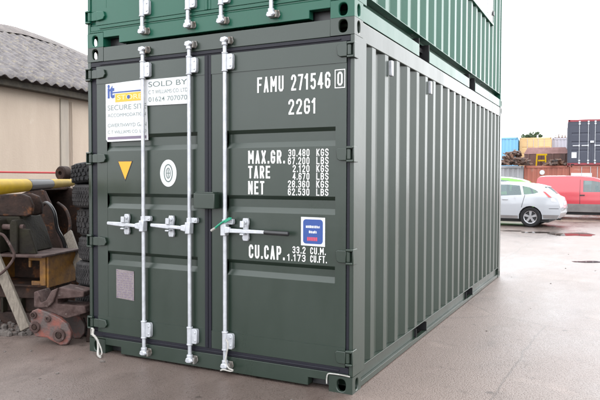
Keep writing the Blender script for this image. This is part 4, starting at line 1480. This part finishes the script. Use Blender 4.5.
# ------------------------------------------------------------------ vehicles
def arc(cx, r, z0, n=10):
    a0 = math.asin(min(1, max(-1, (z0-.32)/r)))
    return [(cx - r*math.cos(a0+(math.pi-2*a0)*k/n), .32 + r*math.sin(a0+(math.pi-2*a0)*k/n)) for k in range(n+1)]
class Vehicle:
    """side outline (x from nose to tail, z up) + half width; near and far side alike"""
    def __init__(self, outline, windows, W, L, belt, tumble):
        self.o, self.w, self.W, self.L, self.belt, self.tumble = outline, windows, W, L, belt, tumble
    def hw(self, x, z):
        e = abs(x-self.L/2)/(self.L/2)
        y = self.W*(1-.13*e**5)
        if z > self.belt:
            y -= (z-self.belt)*self.tumble + .25*max(0, z-self.belt-.30)**2
        if z < .55:
            y -= (.55-z)*.12
        y += .012*math.exp(-((z-.72)/.10)**2)
        return y
    def dense(self, pts, step=.06, close=True):
        out = []
        n = len(pts)
        for i in range(n if close else n-1):
            a, b = Vector(pts[i]), Vector(pts[(i+1) % n])
            k = max(1, int((b-a).length/step))
            out += [tuple(a.lerp(b, j/k)) for j in range(k)]
        if not close:
            out.append(tuple(pts[-1]))
        return out
    def strip(self, pts, tmax=1.0, off=0.0, closed=True, n=8):
        pts = self.dense(pts, close=closed)
        N = len(pts)
        ar = sum(pts[i][0]*pts[(i+1) % N][1]-pts[(i+1) % N][0]*pts[i][1] for i in range(N))
        mb = MB()
        vs = []
        for i, (x, z) in enumerate(pts):
            if closed:
                a, b = pts[i-1], pts[(i+1) % N]
            else:
                a, b = pts[max(i-1, 0)], pts[min(i+1, N-1)]
            nn = Vector((b[1]-a[1], a[0]-b[0]))
            nn = nn.normalized() if nn.length > 1e-6 else Vector((0, 1))
            if self.sgn < 0:
                nn = -nn
            for k in range(n+1):
                t = (-1+2*k/n)*tmax
                bul = (.035*(1-t**2) if z > .55 else 0) + off
                vs.append((x+nn.x*bul, t*self.hw(x, z), z+nn.y*bul))
        m_ = N if closed else N-1
        mb.add(vs, [(i*(n+1)+k, i*(n+1)+k+1, ((i+1) % N)*(n+1)+k+1, ((i+1) % N)*(n+1)+k) for i in range(m_) for k in range(n)])
        return mb
    def panel(self, outer, holes=(), off=0.0, sides=(1, -1)):
        bm = bmesh.new()
        for lp in [outer]+list(holes):
            vs = [bm.verts.new((x, 0, z)) for x, z in self.dense(lp, .12)]
            for i in range(len(vs)):
                bm.edges.new((vs[i], vs[(i+1) % len(vs)]))
        bmesh.ops.triangle_fill(bm, use_beauty=True, use_dissolve=False, edges=bm.edges[:], normal=(0, 1, 0))
        for z in (.45, .55, .62, .68, .74, .80, .9, 1.0, 1.1, 1.2, 1.3, 1.4, 1.5):
            bmesh.ops.bisect_plane(bm, geom=bm.verts[:]+bm.edges[:]+bm.faces[:], plane_co=(0, 0, z), plane_no=(0, 0, 1))
        for k in range(1, int(self.L/.3)+1):
            bmesh.ops.bisect_plane(bm, geom=bm.verts[:]+bm.edges[:]+bm.faces[:], plane_co=(k*.3, 0, 0), plane_no=(1, 0, 0))
        bm.verts.index_update()
        mb = MB()
        for s in sides:
            mb.add([(v.co.x, s*(self.hw(v.co.x, v.co.z)+off), v.co.z) for v in bm.verts], [tuple(v.index for v in f.verts) for f in bm.faces])
        bm.free()
        return mb
    def make(self, name, label, cat, loc, rz, paint, wheels, glass_runs, lamps=(), clad=(), extra=None, lines=()):
        N = len(self.o)
        ar = sum(self.o[i][0]*self.o[(i+1) % N][1]-self.o[(i+1) % N][0]*self.o[i][1] for i in range(N))
        self.sgn = 1 if ar > 0 else -1
        root = thing(name, label, cat, loc, rz)
        b = self.panel(self.o, self.w)
        s = self.strip(self.o)
        b.add(s.v, s.f)
        b.build('body', paint, root, angle=42, recalc=False)
        for wdw in self.w:
            for sd in (1, -1):
                self.panel(wdw, (), -.004, (sd,)).build('window', 'car_glass', root, recalc=False)
        for nm, run, tm in glass_runs:
            self.strip(run, tm, .004, False).build(nm, 'car_glass', root, recalc=False)
        m = MB()
        m.box(.9, self.L-.5, -self.W*.86, self.W*.86, .30, .50)
        for x in (1.75, 2.65):
            for y in (-.36, .36):
                m.obox((x+.12, y, .82), (.16, .46, .62), Matrix.Rotation(R(12), 3, 'Y'))
                m.box(x+.14, x+.26, y-.12, y+.12, 1.12, 1.28)
        m.build('seats', 'interior', root, .03)
        m = MB()
        m.box(.55, self.L-.35, -self.W*.80, self.W*.80, .15, .299)
        m.build('underbody_shade', 'interior', root, .03)  # dark box added to darken the gap beneath the body
        for nm, poly, mt in lamps:
            for sd in (1, -1):
                self.panel(poly, (), .006, (sd,)).build(nm, mt, root, recalc=False)
        for nm, poly, mt in clad:
            for sd in (1, -1):
                self.panel(poly, (), .010, (sd,)).build(nm, mt, root, recalc=False)
        for x, r in wheels:
            for sd in (1, -1):
                wy = sd*(self.W-.115)
                w = MB()
                w.lathe([(.205, -.085), (.225, -.10), (r*.9, -.102), (r-.008, -.085), (r, -.06), (r, .06), (r-.008, .085), (r*.9, .102), (.225, .10), (.205, .085)], (x, wy, r), (0, 1, 0), 36)
                ty = w.build('wheel', 'tyre_dark', root)
                rm = MB()
                yo = wy+sd*.075
                rm.lathe([(.185, 0), (.212, .008*sd), (.212, -.02*sd), (.185, -.02*sd)], (x, yo, r), (0, 1, 0), 32)
                rm.cyl((x, yo-sd*.035, r), (x, yo-sd*.002, r), .060, n=16)
                for k in range(5):
                    a = 2*math.pi*k/5+.3
                    d_ = Vector((math.cos(a), 0, math.sin(a)))
                    tn = Vector((-math.sin(a), 0, math.cos(a)))
                    c = Vector((x, yo-sd*.018, r))
                    p = [c+d_*.045+tn*.030, c+d_*.045-tn*.030, c+d_*.192-tn*.042, c+d_*.192+tn*.042]
                    q_ = [v+Vector((0, sd*.016, 0)) for v in p]
                    rm.add(p+q_, [(0, 1, 2, 3), (4, 5, 6, 7), (0, 1, 5, 4), (1, 2, 6, 5), (2, 3, 7, 6), (3, 0, 4, 7)])
                rm.build('rim', 'rim', ty, .003)
                dk = MB()
                dk.cyl((x, wy+sd*.02, r), (x, wy+sd*.035, r), .20, n=28)
                dk.build('brake_disc', 'interior', ty)
        if extra:
            extra(self, root)
        return root
HO = [(.03, .30), (0, .45), (.03, .62), (.16, .72), (.55, .86), (1.02, .98), (1.35, 1.18), (1.75, 1.38), (2.10, 1.45), (2.60, 1.475), (3.10, 1.455), (3.55, 1.395), (3.80, 1.325), (3.98, 1.16), (4.12, 1.00), (4.26, .93), (4.32, .78), (4.36, .60), (4.34, .42), (4.26, .28)]
hatch_outline = HO + arc(3.47, .355, .26)[::-1] + arc(.86, .355, .26)[::-1]
LOW = lambda p: [(x, z if z < .95 else .95+(z-.95)*.88) for x, z in p]
hatch_win = [[(1.42, .99), (1.62, 1.18), (1.86, 1.32), (2.20, 1.385), (2.38, 1.395), (2.36, .985)],
             [(2.45, .987), (2.47, 1.397), (2.80, 1.395), (3.12, 1.365), (3.20, 1.03)],
             [(3.27, 1.04), (3.20, 1.352), (3.42, 1.30), (3.62, 1.20), (3.70, 1.13), (3.58, 1.08)]]
hatch = Vehicle(LOW(hatch_outline), [LOW(w) for w in hatch_win], .90, 4.36, .95, .34)
tall_hatch = Vehicle([(x, z if z < .9 else .9+(z-.9)*1.22) for x, z in hatch_outline], [[(x, .9+(z-.9)*1.22) for x, z in w] for w in hatch_win], .86, 4.36, .95, .30)
def hatch_extra(v, root):
    m = MB()
    m.prism(LOW([(3.58, 1.415), (3.88, 1.335), (3.90, 1.315), (3.74, 1.335)]), xz, -.50, .50)
    m.build('roof_spoiler', root['paint_'], root, .008)
    m = MB()
    m.box(4.345, 4.383, -.26, .26, .70, .80)
    m.build('number_plate', 'sign_white', root, .004)
    m = MB()
    m.tube([(4.20, -.50, .26), (4.33, -.50, .26)], .030, 10)
    m.build('exhaust', 'interior', root)
    for a, b in (((2.39, .36), (2.42, .985)), ((3.20, .62), (3.30, 1.02)), ((1.24, .40), (1.22, .95)), ((4.02, .60), (4.30, .60))):
        dx, dz = (.007, 0) if abs(b[0]-a[0]) < .2 else (0, .007)
        v.panel([(a[0]-dx, a[1]-dz), (a[0]+dx, a[1]+dz), (b[0]+dx, b[1]+dz), (b[0]-dx, b[1]-dz)], (), .003, (-1,)).build('shut_line', 'black', root, recalc=False)
    for s in (1, -1):
        m = MB()
        m.prism([(2.60, .86), (2.78, .86), (2.78, .89), (2.60, .89)], xz, s*(v.hw(2.7, .87)), s*(v.hw(2.7, .87)+.03))
        m.build('door_handle', root['paint_'], root, .006)
        m = MB()
        m.sphere((1.50, s*1.0, 1.02), .11, 12, (.7, 1, .75))
        m.build('mirror', root['paint_'], root)
lamps = [('tail_lamp', [(3.83, 1.135), (3.90, 1.125), (4.10, .95), (4.01, .95)], 'lamp_red'), ('tail_lamp_lens', [(4.05, .925), (4.16, .93), (4.24, .82), (4.10, .82)], 'lamp_clear'),
         ('headlamp', [(.18, .70), (.62, .84), (.66, .78), (.22, .62)], 'lamp_clear')]
clads = [('sill', [(1.24, .27), (3.09, .27), (3.09, .36), (1.24, .36)], 'clad'), ('rear_skirt', [(3.86, .285), (4.25, .285), (4.31, .40), (3.84, .40)], 'clad')]
rw = spot(531, 20.0)
rz_ = R(-3.4)
off_ = Matrix.Rotation(rz_, 3, 'Z') @ Vector((3.47, -.80, 0))
def _hx(v, root):
    root['paint_'] = PAINT
    hatch_extra(v, root)
    del root['paint_']
PAINT = 'car_white'
hatch.make('hatchback', 'white hatchback parked across the yard, its tail towards the red van', 'car', rw-off_, rz_, 'car_white', [(3.47, .32), (.86, .32)],
           [('windscreen', LOW([(1.06, 1.0), (1.35, 1.18), (1.72, 1.365)]), .80), ('rear_window', LOW([(3.86, 1.285), (3.98, 1.16), (4.09, 1.03)]), .74)], lamps, clads, _hx)
PAINT = 'car_green'
gp_ = spot(538, 24.2)
tall_hatch.make('hatchback', 'lime green hatchback parked behind the white one, only its roof showing', 'car', gp_-Matrix.Rotation(R(2), 3, 'Z') @ Vector((4.2, -.88, 0)), R(2), 'car_green', [(3.47, .32), (.86, .32)],
           [('windscreen', [(1.06, 1.02), (1.35, 1.242), (1.72, 1.467)], .80), ('rear_window', [(3.86, 1.35), (3.98, 1.217), (4.09, 1.06)], .74)], [], clads)
VO = [(.06, .30), (.0, .48), (.05, .70), (.22, .82), (.70, .93), (1.08, 1.02), (1.45, 1.30), (1.78, 1.50), (2.05, 1.585), (2.45, 1.63), (3.10, 1.65), (3.80, 1.645), (4.00, 1.62), (4.10, 1.54), (4.16, 1.10), (4.20, .70), (4.20, .42), (4.14, .30)]
van_outline = VO + arc(3.42, .345, .27)[::-1] + arc(.80, .345, .27)[::-1]
van = Vehicle(van_outline, [[(1.36, 1.05), (1.60, 1.28), (1.86, 1.43), (2.10, 1.475), (2.42, 1.485), (2.42, 1.04)]], .86, 4.2, 1.0, .20)
def van_extra(v, root):
    for s in (1, -1):
        m = MB()
        m.sphere((1.52, s*1.0, 1.07), .12, 12, (.6, 1, .8))
        m.build('mirror', 'black', root)
        m = MB()
        m.prism([(2.36, .90), (2.54, .90), (2.54, .94), (2.36, .94)], xz, s*v.hw(2.45, .92), s*(v.hw(2.45, .92)+.03))
        m.build('door_handle', 'black', root, .006)
    m = MB()
    m.box(4.205, 4.235, -.26, .26, .62, .73)
    m.build('number_plate', 'sign_white', root, .004)
    # door shut lines as narrow black seals
    for x in (2.53,):
        v.panel([(x-.008, .40), (x+.008, .40), (x+.008, 1.52), (x-.008, 1.52)], (), .002, (1,)).build('door_seal', 'black', root, recalc=False)
vr = spot(534, 25.0)
rzv = R(180+1)
van.make('panel_van', 'small red panel van with grey lower cladding, parked in front of the red containers', 'van', vr-Matrix.Rotation(rzv, 3, 'Z') @ Vector((4.2, .80, 0)), rzv, 'van_red', [(3.42, .31), (.80, .31)],
         [('windscreen', [(1.12, 1.05), (1.45, 1.30), (1.76, 1.485)], .82)],
         [('tail_lamp', [(4.05, 1.12), (4.15, 1.12), (4.17, .80), (4.06, .80)], 'lamp_red'), ('headlamp', [(.12, .80), (.50, .90), (.50, .76), (.12, .66)], 'lamp_clear')],
         [('side_cladding', [(1.16, .272), (3.06, .272), (3.06, .58), (1.16, .58)], 'clad'), ('bumper', [(3.78, .31), (4.13, .31), (4.19, .45), (4.19, .60), (3.78, .60)], 'clad'), ('bumper', [(.07, .31), (.44, .31), (.44, .60), (.03, .60), (.02, .48)], 'clad')], van_extra)

# black hydraulic hoses over the digger parts, and litter on the yard
m = MB()
m.stube([at(40, 207, 6.9), at(47, 203, 6.8), at(54, 212, 6.75), at(57, 228, 6.8), at(63, 240, 6.85), at(66, 255, 6.9), at(62, 268, 6.95)], .020, 10)
tag(m.build('hydraulic_hose', 'black'), 'black hydraulic hose looping down from the bracket beside the big bucket', 'hose')
m = MB()
m.stube([at(58, 203, 7.6), at(66, 210, 7.4), at(70, 224, 7.3), at(68, 240, 7.2), at(72, 256, 7.1), at(74, 276, 7.0)], .018, 10)
tag(m.build('hydraulic_hose', 'rust'), 'brown hydraulic hose hanging from the linkage towards the tyres', 'hose')
rs = random.Random(21)
m = MB()
for k in range(150):
    x, y = rs.uniform(.15, 7), rs.uniform(-2.2, 22)
    if k < 45:
        x, y = rs.uniform(-4.2, 1.2), rs.uniform(-1.6, -.12)
    r = rs.uniform(.006, .016) if rs.random() < .85 else rs.uniform(.016, .030)
    o = len(m.v)
    m.sphere((0, 0, 0), r, 6, (1, rs.uniform(.5, 1), rs.uniform(.3, .6)))
    rot = Matrix.Rotation(rs.uniform(0, 6), 3, 'Z')
    for i in range(o, len(m.v)):
        m.v[i] = rot @ m.v[i] + Vector((x, y, r*.25))
tag(m.build('litter', 'dirt_stone', smooth=False), 'small dark stones scattered over the damp yard', 'loose stones', kind='stuff')

# shallow puddles and a patch of mud across the yard, thin sheets on the ground
MT['water'] = mat('puddle water', (0.06, 0.048, 0.043), 0.04, 0, spec=0.5)
MT['mud'] = mat('brown wet grit', (0.16, 0.105, 0.075), 0.6, 0, (0.09, 0.06, 0.045), 3, 1, bump=0.4, bscale=20)
def patch(name, px, py, rx, ry, m, seed, dz=.004):
    d = at(px, py, 1.0)-CAM
    c = CAM + d*(-CAM.z/d.z)
    r = random.Random(seed)
    ph = [r.uniform(0, 6.28) for _ in range(5)]
    pts = []
    for k in range(56):
        a = 2*math.pi*k/56
        q_ = 1+sum(.16/(j+1)**.6*math.sin((j+2)*a+ph[j]) for j in range(5))
        p = c+RT*(rx*q_*math.cos(a))+FH*(ry*q_*math.sin(a))
        pts.append((p.x, p.y, dz))
    mb = MB()
    mb.add(pts, [tuple(range(56))])
    structure(mb.build(name, m, smooth=False, recalc=False))
patch('puddle', 573, 234.5, .58, .55, 'water', 1)
patch('puddle', 538, 232.5, .50, .22, 'water', 2)
patch('mud_patch', 574, 221, .62, .75, 'mud', 3)
patch('puddle', 512, 231, .35, .15, 'water', 5)
patch('puddle', 588, 262, .30, .10, 'water', 6, .0045)
